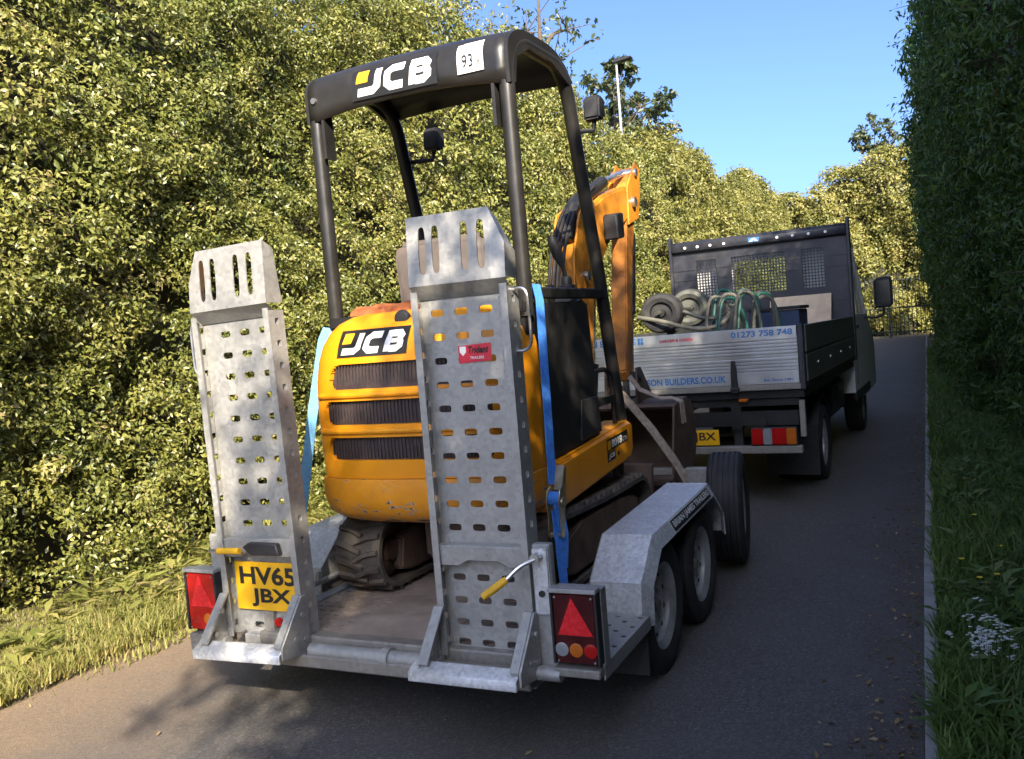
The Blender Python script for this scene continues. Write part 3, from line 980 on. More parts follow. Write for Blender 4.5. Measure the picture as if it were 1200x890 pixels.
# ---- grass, litter and flowers
def grass(name, label, n, xs, ys_, hmin, hmax, mat, wd=0.006, ex=1.0, tone0=0.45, zf=0.0, patch=0.0):
    x = xs[0] + (xs[1] - xs[0]) * RNG.random(n)
    y = ys_[0] + (ys_[1] - ys_[0]) * RNG.random(n) ** ex
    if patch:
        w_ = wob(x * 3, y * 3, 1.0, 4) + RNG.normal(size=n) * 0.25
        k = w_ > -patch
        x, y = x[k], y[k]
        n = len(x)
    h = RNG.uniform(hmin, hmax, n) * (0.75 + 0.6 * np.clip(wob(x * 2.2, y * 2.2, 1, 7), -0.6, 1))
    a = RNG.uniform(0, 2 * np.pi, n)
    lean = RNG.uniform(0.1, 1.5, n) * h
    dx, dy = np.cos(a) * lean, np.sin(a) * lean
    px, py = -np.sin(a), np.cos(a)
    w = wd * RNG.uniform(0.6, 1.4, n) * (1 + 0.05 * y)
    z0 = np.full(n, zf)
    P = lambda ax, ay, az: np.stack([ax, ay, az], 1)
    v0 = P(x - px * w, y - py * w, z0); v1 = P(x + px * w, y + py * w, z0)
    v2 = P(x + dx * .35 - px * w * .8, y + dy * .35 - py * w * .8, z0 + h * .62); v3 = P(x + dx * .35 + px * w * .8, y + dy * .35 + py * w * .8, z0 + h * .62)
    v4 = P(x + dx, y + dy, z0 + h)
    V = np.stack([v0, v1, v2, v3, v4], 1).reshape(-1, 3)
    tri = np.array([[0, 1, 3], [0, 3, 2], [2, 3, 4]])
    Fx = (np.arange(n)[:, None, None] * 5 + tri[None]).reshape(-1, 3)
    tone = tone0 + RNG.normal(size=n) * 0.2 + 0.15 * wob(x, y, 1.5, 9)
    o = raw_mesh(name, V, Fx, np.repeat(tone, 3), mat)
    return props(o, label, 'grass', kind='stuff')

grass('verge_grass', 'dry sunlit grass growing along the foot of the left hedge', 90000, (-5.35, -3.97), (1.8, 13), 0.025, 0.115, 'grass_sun', 0.0030, 1.6, 0.60, 0.01, 0.45)
grass('edge_grass', 'short stray grass tufts creeping over the left road edge', 9000, (-4.02, -3.80), (1.8, 13), 0.015, 0.07, 'grass_sun', 0.0030, 1.6, 0.62, -0.01, 0.05)
grass('shaded_grass', 'lush green grass on the verge beside the concrete edging', 74000, (-0.045, 1.15), (2.2, 30), 0.04, 0.16, 'grass', 0.0045, 1.8, 0.40, 0.01, 0.55)
# broad-leaved weeds at the foot of both hedges
def weeds(name, label, spots, mat, L, seed):
    rs = random.Random(seed)
    P, N, D, T = [], [], [], []
    for (x, y, k, s) in spots:
        t0 = rs.uniform(0.2, 0.8)
        for i in range(k):
            a = rs.uniform(0, 6.283); e = rs.uniform(0.2, 1.2)
            d = Vector((math.cos(a) * math.cos(e), math.sin(a) * math.cos(e), math.sin(e)))
            st = rs.uniform(0.0, 0.9) * s
            P.append((x + d.x * st * .5, y + d.y * st * .5, 0.02 + abs(d.z) * st))
            nn = Vector((-d.x * math.sin(e), -d.y * math.sin(e), math.cos(e) + .2)).normalized()
            N.append(tuple(nn)); D.append(tuple(d)); T.append(t0 + rs.gauss(0, .1))
    P = np.array(P); N = np.array(N); D = np.array(D)
    Ls = L * RNG.uniform(0.5, 1.3, len(P))
    o = leaf_mesh(name, P, N, Ls, Ls * 0.3, np.array(T), mat, None, 0.1, True, D)
    return props(o, label, 'weeds', kind='stuff')
rs = random.Random(5)
weeds('verge_weeds', 'leafy weeds scattered through the sunlit grass', [(-4.15 - 1.1 * rs.random() ** 0.7, rs.uniform(2.0, 9), rs.randint(8, 26), rs.uniform(.06, .26)) for i in range(170)], 'grass_sun', 0.13, 1)
weeds('shaded_weeds', 'broad green weeds growing through the shaded grass', [(0.02 + 1.0 * rs.random(), 2.4 + 18 * rs.random() ** 1.6, rs.randint(8, 22), rs.uniform(.05, .2)) for i in range(330)], 'grass', 0.11, 2)

# fallen leaves along the edging and on the road
n = 2300
x = np.where(RNG.random(n) < 0.88, -0.09 - np.abs(RNG.normal(size=n)) * 0.13, RNG.uniform(-3.9, -0.1, n))
y = 2.5 + 26 * RNG.random(n) ** 1.7
P = np.stack([x, y, np.full(n, 0.006)], 1)
N = RNG.normal(size=(n, 3)) * 0.25 + np.array([0, 0, 1.0]); N /= np.linalg.norm(N, axis=1, keepdims=True)
Ls = 0.008 + 0.034 * RNG.random(n) ** 2
props(leaf_mesh('fallen_leaves', P, N, Ls, Ls * 0.5, RNG.random(n), 'litter', None, 0.0, True, flat=-0.1), 'dry fallen leaves scattered on the road by the edging', 'leaves', kind='stuff')

# flowers
fl = MB(); st = MB()
rs = random.Random(9)
for i in range(30):
    x, y = 0.10 + rs.gauss(0.05, 0.05), 3.85 + rs.gauss(0.1, 0.16)
    h = rs.uniform(0.10, 0.24)
    st.tube([(x, y, 0.0), (x + .01, y, h)], 0.0015, 4)
    for k in range(7):
        ox, oy, oz = rs.gauss(0, .012), rs.gauss(0, .012), rs.gauss(0, .006)
        for q in range(5):
            a = q * 1.2566 + k
            fl.add([(x + ox, y + oy, h + oz), (x + ox + .008 * math.cos(a - .5), y + oy + .008 * math.sin(a - .5), h + oz + .002), (x + ox + .009 * math.cos(a + .4), y + oy + .009 * math.sin(a + .4), h + oz + .001)], [(0, 1, 2)])
props(fl.build('white_flowers', 'petal', weld=False), 'clump of tiny white flowers in the shaded verge', 'flowers', kind='stuff')
props(st.build('flower_stems', 'grass', weld=False), 'thin green stems under the white flowers', 'stems', kind='stuff')
for i, (x, y) in enumerate(((0.16, 4.95), (0.24, 5.02), (0.09, 5.3), (0.3, 5.6), (0.2, 6.4))):
    d = root('dandelion', 'small yellow dandelion head in the shaded verge grass', 'flower', 'w', (x, y, 0), 'dandelions in the shaded verge')
    MB().tube([(x, y, 0), (x + .01, y, 0.12)], 0.002, 5).build('stem', 'grass', d)
    m = MB()
    for q in range(14):
        a = q * 0.449; r_ = 0.016
        m.add([(x + .01, y, .12), (x + .01 + r_ * math.cos(a - .25), y + r_ * math.sin(a - .25), .128), (x + .01 + r_ * math.cos(a + .25), y + r_ * math.sin(a + .25), .128)], [(0, 1, 2)])
    m.build('flower_head', 'petal_y', d, weld=False)

# ================================================================== PLANT TRAILER
tr = root('plant_trailer', 'galvanised twin axle plant trailer with its two loading ramps folded upright', 'trailer', 't', (0, 0, 0))
DZ = 0.36
# chassis
m = MB()
for s in (-1, 1):
    m.box(s * 0.60, s * 0.68, 0.02, 2.86, 0.24, DZ - 0.012)
for y in (0.5, 1.2, 1.9, 2.5):
    m.box(-0.60, 0.60, y, y + 0.06, 0.25, 0.33)
m.build('chassis', 'galv', tr, bevel=0.004)
box_part('front_beam', 'galv', tr, -0.70, 0.70, 2.86, 2.93, 0.24, 0.56, bevel=0.005)
box_part('rear_beam', 'galv_dirty', tr, -0.70, 0.690, -0.050, 0.015, 0.258, 0.310, bevel=0.006)
box_part('rear_beam_end', 'galv_dirty', tr, -0.935, -0.703, -0.040, 0.015, 0.262, 0.310, bevel=0.006)
# deck: perforated tread strips either side of a plain floor
def zmap(z):
    return lambda u, v, w: (u, v, z - w)
for s in (-1, 1):
    a, b = (-0.595, -0.235) if s < 0 else (0.235, 0.595)
    ue = [a + (b - a) * i / 6 for i in range(7)]
    ve = [0.09 + 0.055 * i for i in range(50)]
    MB().perf(ue, ve, (0.019, 0.0075), zmap(DZ), 0.006).build('tread_strip', 'deckfloor', tr, smooth=0)
MB().box(-0.233, 0.233, 0.09, 2.84, DZ - 0.012, DZ + 0.001).build('floor_panel', 'deckfloor', tr)
box_part('slot_shade_sheet', 'black', tr, -0.595, 0.595, 0.10, 2.83, 0.255, 0.262)  # black sheet added so the deck slots look dark, as if in shade
box_part('rear_sill', 'galv_dirty', tr, -0.598, 0.598, 0.018, 0.088, 0.30, DZ + 0.004, bevel=0.006)
for s in (-1, 1):
    x0, x1 = (0.60, 0.66) if s > 0 else (-0.66, -0.60)
    MB().box(x0, x1, 0.10, 2.86, DZ - 0.010, DZ + 0.012).build('side_rail', 'galv', tr, bevel=0.004)
    # tie rail: bent bar standing just above the deck edge
    xr = s * 0.665
    MB().tube(smoothpath([(xr, 0.18, DZ + .01), (xr, 0.20, DZ + .05), (xr, 0.30, DZ + .062), (xr, 0.60, DZ + .065), (xr, 1.2, DZ + 0.07), (xr, 2.2, DZ + 0.07), (xr, 2.3, DZ + .01)], 4), 0.013, 8).build('tie_rail', 'galv', tr)
    MB().tube([(xr, 0.52, DZ + 0.07), (xr, 0.53, DZ + 0.115)], [0.014, 0.010], 8).build('tie_peg', 'galv', tr)
# hinge tube between the ramps
ht = MB().cyl((-0.30, -0.012, 0.318), (0.31, -0.012, 0.318), 0.030, 18).build('hinge_tube', 'galv', tr)
MB().cyl((0.05, -0.012, 0.318), (0.085, -0.012, 0.318), 0.040, 18).build('collar', 'galv', ht)
MB().cyl((0.70, -0.012, 0.318), (0.80, -0.012, 0.318), 0.026, 18).build('hinge_pin', 'galv', tr)
MB().cyl((-0.80, -0.012, 0.318), (-0.74, -0.012, 0.318), 0.026, 18).build('hinge_pin', 'galv', tr)

# ---- ramps
def make_ramp(x0, x1, right):
    Y0, D = 0.0, 0.095
    zb, zk, zt = 0.345, 1.70, 1.985
    lip = 0.028
    # side channels: lip at the front, web, holes down the web
    m = MB()
    ve = [zb + (zk - zb) * i / 15 for i in range(16)]
    for s, xa in ((-1, x0), (1, x1)):
        m.perf([Y0 + 0.005, Y0 + D], ve, (0.013, 0.013), (lambda xa, s: (lambda u, v, w: (xa - s * w, u, v)))(xa, s), 0.005)
        m.box(min(xa, xa - s * lip), max(xa, xa - s * lip), Y0, Y0 + 0.0048, zb, zk + 0.01)
    r = m.build('ramp', 'galv', tr, smooth=0)
    if right:
        r['label'] = 'shaded upright ramp with red sticker'
    else:
        r['label'] = 'sunlit upright ramp with number plate at its foot'
    # perforated tread between the channels
    ue = [x0 + 0.006 + (x1 - x0 - 0.012) * q for q in (0, 0.04, 0.30, 0.57, 0.84, 1.0)]
    if not right:
        ue = [x0 + 0.006 + (x1 - x0 - 0.012) * q for q in (0, 0.16, 0.42, 0.68, 0.94, 1.0)]
    vt = [0.345, 0.415, 0.500, 0.585, 0.675, 0.775] + [0.775 + 0.0898 * i for i in range(1, 11)] + [1.70]
    no_low = (lambda i, j: i in (0, 4) or j == len(vt) - 2 or (j == 4 and False))
    MB().perf(ue, vt, (0.027, 0.0135), lambda u, v, w: (u, Y0 + 0.062 + w, v), 0.005, no_low).build('tread_plate', 'galv', r, smooth=0)
    # wedge nose with four long slots
    c = 0.055
    nose = MB()
    zz = [zk + 0.035, zk + 0.06, zt - 0.055, zt]
    w_ = x1 - x0
    if right:
        fr = [0, 0.10, 0.24, 0.40, 0.55, 0.72, 0.90]
        body = [x0 + (w_ - c) * q / 0.90 for q in fr]
    else:
        fr = [0.10, 0.24, 0.40, 0.55, 0.72, 0.90, 1.0]
        body = [x0 + c + (w_ - c) * (q - 0.10) / 0.90 for q in fr]
    ue2 = [body[0]] + [0.5 * (body[i] + body[i + 1]) if False else body[i] for i in range(1, 6)] + [body[6]]
    np_ = MB(); np_.perf(ue2, [zk + 0.03, zt], (0.0155, 0.088), lambda u, v, w: (u, Y0 - 0.004 + w + 0.06 * max(0, (v - zk - .03)) , v), 0.005,
              lambda i, j: i not in ((1, 2, 4, 5) if right else (0, 1, 3, 4)))
    np_.build('nose_plate', 'galv', r, smooth=0)
    # chin, closed sides and slanted shoulder
    nose.add([(x0, Y0 - 0.004, zk + 0.03), (x1, Y0 - 0.004, zk + 0.03), (x1, Y0 + 0.055, zk - 0.02), (x0, Y0 + 0.055, zk - 0.02)], [(0, 1, 2, 3)])
    yt = Y0 - 0.004 + 0.06 * (zt - zk - 0.03)
    xs0, xs1 = (x0, x1 - c) if right else (x0 + c, x1)
    ext = x1 if right else x0
    inn = x1 - c if right else x0 + c
    nose.add([(inn, Y0 - 0.004, zk + .03), (ext, Y0 + 0.0, zk + .03), (ext, Y0 + 0.012, zt - 0.13), (inn, yt, zt)], [(0, 1, 2, 3)])
    nose.add([(ext, Y0, zk + .03), (ext, Y0 + 0.095, zk + .03), (ext, Y0 + 0.095, zt - 0.16), (ext, Y0 + .012, zt - 0.13)], [(0, 1, 2, 3)])
    nose.add([(ext, Y0 + 0.012, zt - .13), (ext, Y0 + 0.095, zt - 0.16), (inn, yt + 0.06, zt - 0.03), (inn, yt, zt)], [(0, 1, 2, 3)])
    oth = x0 if right else x1
    nose.add([(oth, Y0 - 0.004, zk + .03), (oth, Y0 + 0.095, zk + .03), (oth, yt + 0.06, zt - 0.03), (oth, yt, zt)], [(0, 1, 2, 3)])
    nose.add([(inn, yt, zt), (oth, yt, zt), (oth, yt + 0.06, zt - 0.03), (inn, yt + 0.06, zt - 0.03)], [(0, 1, 2, 3)])
    nose.build('ramp_nose', 'galv', r, smooth=20)
    # cross bar with a notch, carrying the latch
    xm = (x0 + x1) / 2
    MB().prism([(x0 + .006, 0.685), (x0 + 0.10, 0.685), (x0 + 0.14, 0.705), (x1 - 0.13, 0.705), (x1 - 0.09, 0.685), (x1 - .006, 0.685), (x1 - .006, 0.762), (x0 + .006, 0.762)], 'y', Y0 + 0.012, Y0 + 0.058).build('cross_bar', 'galv', r, bevel=0.004)
    # foot: two triangular cheeks and a rear toe bar
    for xa in (x0 - 0.012, x1 + 0.002):
        MB().prism([(0.02, 0.315), (0.02, 0.530), (-0.012, 0.535), (-0.158, 0.368), (-0.158, 0.318), (-0.03, 0.300)], 'x', xa, xa + 0.010).build('foot_cheek', 'galv', r, bevel=0.002)
        MB().prism([(-0.159, 0.369), (-0.013, 0.536), (-0.003, 0.536), (-0.152, 0.360)], 'x', xa + (0.0102 if xa < xm else -0.034), xa + (0.044 if xa < xm else -0.0002)).build('foot_flange', 'galv', r)
        for (yy, zz_) in ((-0.07, 0.375), (-0.02, 0.46), (-0.015, 0.36)):
            MB().cyl((xa - 0.006, yy, zz_), (xa + 0.016, yy, zz_), 0.011, 8).build('bolt', 'steel', r)
    MB().prism([(-0.172, 0.306), (-0.172, 0.342), (-0.112, 0.366), (-0.108, 0.358), (-0.163, 0.336), (-0.163, 0.306)], 'x', x0 - 0.045 if right else x0 - 0.04, x1 - 0.004 if right else x1 + 0.002).build('toe_bar', 'galv_bright', r, bevel=0.002)
    MB().box(x0, x1, -0.108, 0.0, 0.318, 0.324).build('foot_plate', 'galv_dirty', r)
    # lifting loop on the outer web
    so = 1 if right else -1
    xo = x1 if right else x0
    MB().tube(smoothpath([(xo, 0.05, 1.685), (xo + so * 0.035, 0.05, 1.688), (xo + so * 0.055, 0.05, 1.66), (xo + so * 0.058, 0.05, 1.56), (xo + so * 0.055, 0.05, 1.49), (xo + so * 0.03, 0.05, 1.468), (xo, 0.05, 1.468)], 4), 0.006, 8).build('lifting_loop', 'steel', r)
    # latch lever with yellow grip
    if right:
        lv = MB().tube(smoothpath([(xo + 0.05, -0.01, 0.735), (xo - 0.005, -0.06, 0.715), (xo - 0.05, -0.10, 0.672)], 4), 0.008, 8).build('latch_lever', 'steel', r)
        MB().tube([(xo - 0.045, -0.096, 0.677), (xo - 0.085, -0.125, 0.648), (xo - 0.118, -0.15, 0.625)], [0.013, 0.015, 0.013], 10).build('grip', 'grip', lv)
    else:
        lv = MB().tube([(xo - 0.02, -0.03, 0.722), (xo + 0.04, -0.03, 0.722), (xo + 0.10, -0.025, 0.722)], 0.008, 8).build('latch_lever', 'steel', r)
        MB().tube([(xo + 0.028, -0.03, 0.722), (xo + 0.145, -0.03, 0.722)], 0.0135, 10).build('grip', 'grip', lv)
        MB().prism([(xo + 0.15, 0.735), (xo + 0.18, 0.752), (xo + 0.33, 0.748), (xo + 0.34, 0.70), (xo + 0.19, 0.70)], 'y', -0.02, 0.01).build('latch_block', 'blackpl', r, bevel=0.004)
    return r
rampR = make_ramp(0.305, 0.700, True)
rampL = make_ramp(-0.750, -0.335, False)
ct_ = Vector((-0.54, 0, 0.345)); rampL.matrix_local = Matrix.Translation(ct_) @ Matrix.Rotation(-0.026, 4, 'Y') @ Matrix.Translation(-ct_)
# red sticker on the shaded ramp
stk = MB().add([(0.455, 0.0585, 1.435), (0.590, 0.0585, 1.440), (0.590, 0.0585, 1.505), (0.455, 0.0585, 1.500)], [(0, 1, 2, 3)]).build('sticker', 'redsticker', rampR, smooth=0)
def on_sticker(a, b):
    return Vector((0.497 + 0.085 * a, 0.0565, 1.470 + 0.026 * b))
lettering('Trident', on_sticker, 'decalblack', rampR, 0.03, 0.3)
lettering('TRAILERS', lambda a, b: Vector((0.503 + 0.058 * a, 0.0565, 1.449 + 0.010 * b)), 'decal', rampR, 0.01)
MB().add([(0.462, 0.0565, 1.497), (0.488, 0.0565, 1.497), (0.488, 0.0565, 1.476), (0.475, 0.0565, 1.462), (0.462, 0.0565, 1.476)], [(0, 1, 2, 3, 4)]).build('shield_mark', 'decal', rampR, smooth=0)

# number plate between the channels of the sunlit ramp
npl = MB().box(-0.722, -0.378, 0.044, 0.050, 0.447, 0.655).build('number_plate', 'plate', tr, bevel=0.002)
lettering('HV65', rect_map((-0.695, 0.0425, 0.558), (0.300, 0, 0), (0, 0, 0.079)), 'decalblack', npl, 0.03)
lettering('JBX', rect_map((-0.640, 0.0425, 0.463), (0.215, 0, 0), (0, 0, 0.079)), 'decalblack', npl, 0.03)
box_part('plate_bracket', 'galv_dirty', tr, -0.58, -0.53, 0.04, 0.055, 0.36, 0.446)
MB().cyl((-0.50, 0.045, 0.405), (-0.50, 0.03, 0.405), 0.018, 12).build('side_reflector', 'redlens', tr)

# uprights that hold the ramps and carry the lamps
for s in (-1, 1):
    x0, x1 = (0.704, 0.775) if s > 0 else (-0.83, -0.755)
    up_ = MB().box(x0, x1, 0.02, 0.06, 0.29, 0.775).build('ramp_post', 'galv', tr, bevel=0.006)
    if s > 0:
        MB().box(0.706, 0.772, 0.008, 0.0195, 0.52, 0.765).build('latch_plate', 'galv_bright', up_, bevel=0.008, seg=2)
        MB().cyl((0.735, -0.03, 0.735), (0.735, 0.01, 0.735), 0.017, 12).build('latch_pivot', 'steel', up_)
        MB().cyl((0.74, -0.0, 0.60), (0.74, 0.009, 0.60), 0.012, 10).build('latch_pin', 'black', up_)
# lamps
def lamp(x0, x1, right):
    z0, z1 = 0.362, 0.622
    m = MB()
    m.box(x0, x1, 0.02, 0.075, z0 - 0.012, z1)
    m.box(x0, x1, -0.030, 0.0195, z1 - 0.006, z1 + 0.010)
    h = m.build('lamp_housing', 'galv', tr, bevel=0.003)
    for xa_ in (x0 + .002, x1 - .012):
        MB().box(xa_, xa_ + .010, -0.024, 0.019, z0, z1 - 0.008).build('bezel', 'blackpl', h, bevel=0.002)
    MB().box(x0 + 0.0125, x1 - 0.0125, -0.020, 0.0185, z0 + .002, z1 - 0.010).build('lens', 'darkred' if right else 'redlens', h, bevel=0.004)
    xa, xb, xm = x0 + 0.028, x1 - 0.022, (x0 + x1) / 2 - 0.006
    tz0, tz1 = z0 + 0.105, z1 - 0.022
    MB().prism([(xa, tz0), (xb, tz0), (xm, tz1)], 'y', -0.0235, -0.0205).build('triangle_reflector', 'reflector', h, smooth=0)
    for k, (mt, q) in enumerate((('clear', 0.2), ('amber', 0.5), ('redlens', 0.8)) if right else (('redlens', 0.3), ('amber', 0.66))):
        MB().lathe([(0.0, -0.0225), (0.018, -0.0222), (0.025, -0.0206), (0.025, -0.016)], (x0 + (x1 - x0) * q, 0, z0 + 0.052), 'y', 16).build('bulb_lens', mt, h)
    for (sx, sz) in ((x0 + .022, z0 + .012), (x1 - .022, z0 + .012), (x0 + .022, z1 - .022), (x1 - .022, z1 - .022)):
        MB().cyl((sx, -0.0205, sz), (sx, -0.0235, sz), 0.004, 8).build('screw', 'steel', h)
    return h
lamp(0.775, 0.955, True)
lamp(-0.955, -0.775, False)
MB().box(0.775, 0.950, -0.030, 0.018, 0.318, 0.3485).build('lamp_bracket', 'galv_dirty', tr, bevel=0.004)
MB().box(-0.945, -0.785, -0.03, 0.018, 0.293, 0.348).build('lamp_bracket', 'galv_dirty', tr, bevel=0.004)

# ---- fenders, steps, wheels
PROF = [(0.565, 0.300), (0.585, 0.475), (0.775, 0.630), (1.80, 0.660), (2.04, 0.500), (2.055, 0.350)]
def offset_prof(P, d):
    out = []
    for i, p in enumerate(P):
        a, b = P[max(i - 1, 0)], P[min(i + 1, len(P) - 1)]
        n1 = Vector((p[1] - a[1], -(p[0] - a[0]))) if i else Vector((b[1] - p[1], -(b[0] - p[0])))
        n2 = Vector((b[1] - p[1], -(b[0] - p[0]))) if i < len(P) - 1 else n1
        n1.normalize(); n2.normalize()
        mv = (n1 + n2).normalized()
        k = d / max(0.5, mv.dot(n1))
        out.append((p[0] + mv.x * k, p[1] + mv.y * k))
    return out
def fender(s):
    xi, xo = 0.695, 0.945
    m = MB()
    inn = offset_prof(PROF, 0.006)
    band = offset_prof(PROF, 0.062)
    X = lambda x: s * x
    n = len(PROF)
    # top sheet
    m.prism(PROF + inn[::-1], 'x', X(xi), X(xo - 0.030))
    f = m.build('fender', 'galv_bright', tr, smooth=20)
    V = [(X(xo - 0.030), p[0], p[1]) for p in PROF] + [(X(xo + 0.004), p[0], p[1]) for p in band] + [(X(xo - 0.031), p[0], p[1]) for p in inn] + [(X(xo - 0.001), p[0], p[1] - 0.002) for p in band]
    Fq = []
    for i in range(n - 1):
        Fq += [(i, i + 1, n + i + 1, n + i), (2 * n + i, 3 * n + i, 3 * n + i + 1, 2 * n + i + 1), (n + i, n + i + 1, 3 * n + i + 1, 3 * n + i), (i, 2 * n + i, 2 * n + i + 1, i + 1)]
    Fq += [(0, n, 3 * n, 2 * n), (n - 1, 3 * n - 1, 4 * n - 1, 2 * n - 1)]
    k = MB().add(V, Fq).build('fender_lip', 'galv_bright', f, smooth=20)
    MB().prism(PROF + [(2.055, 0.30)], 'x', X(xi - 0.004), X(xi - 0.0002)).build('inner_skirt', 'galv', f, smooth=20)
    for e, (y, z) in enumerate((PROF[1], PROF[2], PROF[3], PROF[4])):
        MB().cyl((X(xi), y, z + 0.0005), (X(xo - 0.03), y, z + 0.0005), 0.0028, 6).build('weld_bead', 'galv_bright', f)
    MB().box(*sorted((X(0.72), X(0.93))), 0.572, 0.578, 0.10, 0.298).build('mud_flap', 'rubber', f)
    return f
fR = fender(1)
fender(-1)
# maker's strip on the outer lip
def lip(a, b):
    y0, y1 = 1.02, 1.74
    y = y0 + (y1 - y0) * a
    z = 0.630 + (y - 0.775) * 0.03 / 1.025
    return Vector((0.9505 - 0.0335 * (0.05 + 0.9 * b), y, z - 0.060 + 0.060 * (0.05 + 0.9 * b)))
MB().add([lip(0, 0), lip(1, 0), lip(1, 1), lip(0, 1)], [(0, 1, 2, 3)]).build('maker_strip', 'decal', fR, smooth=0)
def lip2(a, b):
    p = lip(0.012 + 0.976 * a, 0.07 + 0.86 * b); p.x += 0.0018; p.z += 0.001; return p
MB().add([lip2(0, 0), lip2(1, 0), lip2(1, 1), lip2(0, 1)], [(0, 1, 2, 3)]).build('maker_strip_ground', 'decalblack', fR, smooth=0)
def lip3(a, b):
    p = lip(0.04 + 0.92 * a, 0.19 + 0.62 * b); p.x += 0.0036; p.z += 0.002; return p
lettering('BRIAN JAMES TRAILERS', lip3, 'decal', fR, 0.03)
for s in (-1, 1):
    ue = [s * (0.70 + 0.245 * i / 5) for i in range(6)]
    ve = [0.02 + 0.54 * i / 10 for i in range(11)]
    stp = MB().perf(sorted(ue), ve, (0.011, 0.011), zmap(0.352), 0.005, lambda i, j: (i + j) % 2 == 0).build('side_step', 'galv', tr, smooth=0)
    MB().box(*sorted((s * 0.9455, s * 0.951)), 0.02, 0.565, 0.300, 0.3535).build('step_edge', 'galv', stp)

def wheel(parent, c, R, W, rr, s, rimmat='rim', nspoke=10, hub=True):
    """road wheel turned about the x axis; s = +1: face towards +x"""
    w = W / 2
    rim = MB().lathe([(rr + .006, -w * .8), (rr + .010, -w * .78), (rr - .012, -w * .6), (rr - .03, -w * .2), (rr - .022, s * w * .1 * 0 + w * .55), (rr + .004, w * .82), (rr + .012, w * .84), (rr + .008, w * .76), (rr - .016, w * .58), (rr - .026, w * .30),
                      (rr * .80, w * .18), (rr * .70, w * .34), (rr * .46, w * .46), (rr * .40, w * .36), (0.0, w * .36)] if s > 0 else
                     [(rr + .006, w * .8), (rr + .010, w * .78), (rr - .012, w * .6), (rr - .03, w * .2), (rr - .022, -w * .55), (rr + .004, -w * .82), (rr + .012, -w * .84), (rr + .008, -w * .76), (rr - .016, -w * .58), (rr - .026, -w * .30),
                      (rr * .80, -w * .18), (rr * .70, -w * .34), (rr * .46, -w * .46), (rr * .40, -w * .36), (0.0, -w * .36)], c, 'x', 36).build('wheel', rimmat, parent)
    sw = W * 0.5
    tp = [(rr + .004, -w * .80), (rr + .02, -w * .93), ((rr + R) / 2, -sw * 1.04), (R - .028, -sw * .98), (R - .010, -sw * .88), (R - .001, -sw * .80)]
    g = []
    for k in range(5):
        a = -0.62 + k * 0.31
        g += [(R, sw * (a - .035)), (R - .009, sw * (a - .028)), (R - .009, sw * (a + .028)), (R, sw * (a + .035))]
    tp += g + [(R - .001, sw * .80), (R - .010, sw * .88), (R - .028, sw * .98), ((rr + R) / 2, sw * 1.04), (rr + .02, w * .93), (rr + .004, w * .80)]
    MB().lathe(tp, c, 'x', 48).build('tyre', 'rubber', rim)
    if hub:
        MB().lathe([(0.0, s * (w * .36 + .022)), (0.022, s * (w * .36 + .020)), (0.030, s * (w * .36 + .012)), (0.032, s * w * .36)], c, 'x', 16).build('hub_cap', 'galv_dirty', rim)
        hb = MB()
        for k in range(5):
            a = k * 1.2566
            hb.cyl((c[0] + s * w * .36, c[1] + .056 * math.cos(a), c[2] + .056 * math.sin(a)), (c[0] + s * (w * .36 + .016), c[1] + .056 * math.cos(a), c[2] + .056 * math.sin(a)), 0.009, 6)
        hb.build('wheel_nuts', 'steel', rim)
        hs = MB()
        for k in range(nspoke):
            a = (k + .5) * 2 * math.pi / nspoke
            q = rr * .745
            ct = Vector((c[0] + s * w * .275, c[1] + q * math.cos(a), c[2] + q * math.sin(a)))
            tg = Vector((0, -math.sin(a), math.cos(a))); rd = Vector((s * 0.45, math.cos(a), math.sin(a))).normalized()
            hs.add([ct + tg * .014 * math.cos(b) + rd * 0.010 * math.sin(b) + Vector((s * .004, 0, 0)) for b in [k_ * math.pi / 4 for k_ in range(8)]], [tuple(range(8))])
        hs.build('vent_slots', 'decalblack', rim, smooth=0)
    return rim
for y in (0.90, 1.585):
    for s in (1, -1):
        wheel(tr, (s * 0.838, y, 0.29), 0.29, 0.175, 0.180, s)
    MB().cyl((-0.78, y, 0.29), (0.78, y, 0.29), 0.035, 12).build('axle', 'galv_dirty', tr)
# spare wheel carried upright at the front corner
spw = wheel(tr, (0.835, 2.62, 0.365), 0.335, 0.205, 0.19, 1)
cs_ = Vector((0.835, 2.62, 0.365)); R_ = Matrix.Rotation(0.13, 4, 'Z'); spw.matrix_local = Matrix.Translation(cs_) @ R_ @ Matrix.Translation(-cs_)
spw['label'] = 'larger spare wheel carried upright at the front corner'
MB().cyl((0.68, 2.62, 0.365), (0.80, 2.62, 0.365), 0.03, 12).build('spare_bracket', 'galv_dirty', tr)
# drawbar to the truck
for s in (-1, 1):
    MB().tube([(s * 0.45, 2.9, 0.31), (s * 0.05, 3.9, 0.36)], 0.035, 8).build('drawbar', 'galv', tr)
MB().tube([(0, 3.85, 0.37), (0, 4.12, 0.42), (0, 4.24, 0.42)], [0.045, 0.045, 0.04], 12).build('coupling', 'black', tr)
MB().tube([(0.22, 3.6, 0.05), (0.22, 3.6, 0.8)], 0.025, 10).build('jockey_stand', 'galv', tr)

# ================================================================== MINI EXCAVATOR
DB = (0, 1.25, DZ + 0.002)
dg = root('mini_excavator', 'worn yellow mini excavator with black roll frame and canopy on the trailer', 'excavator', 't', DB)
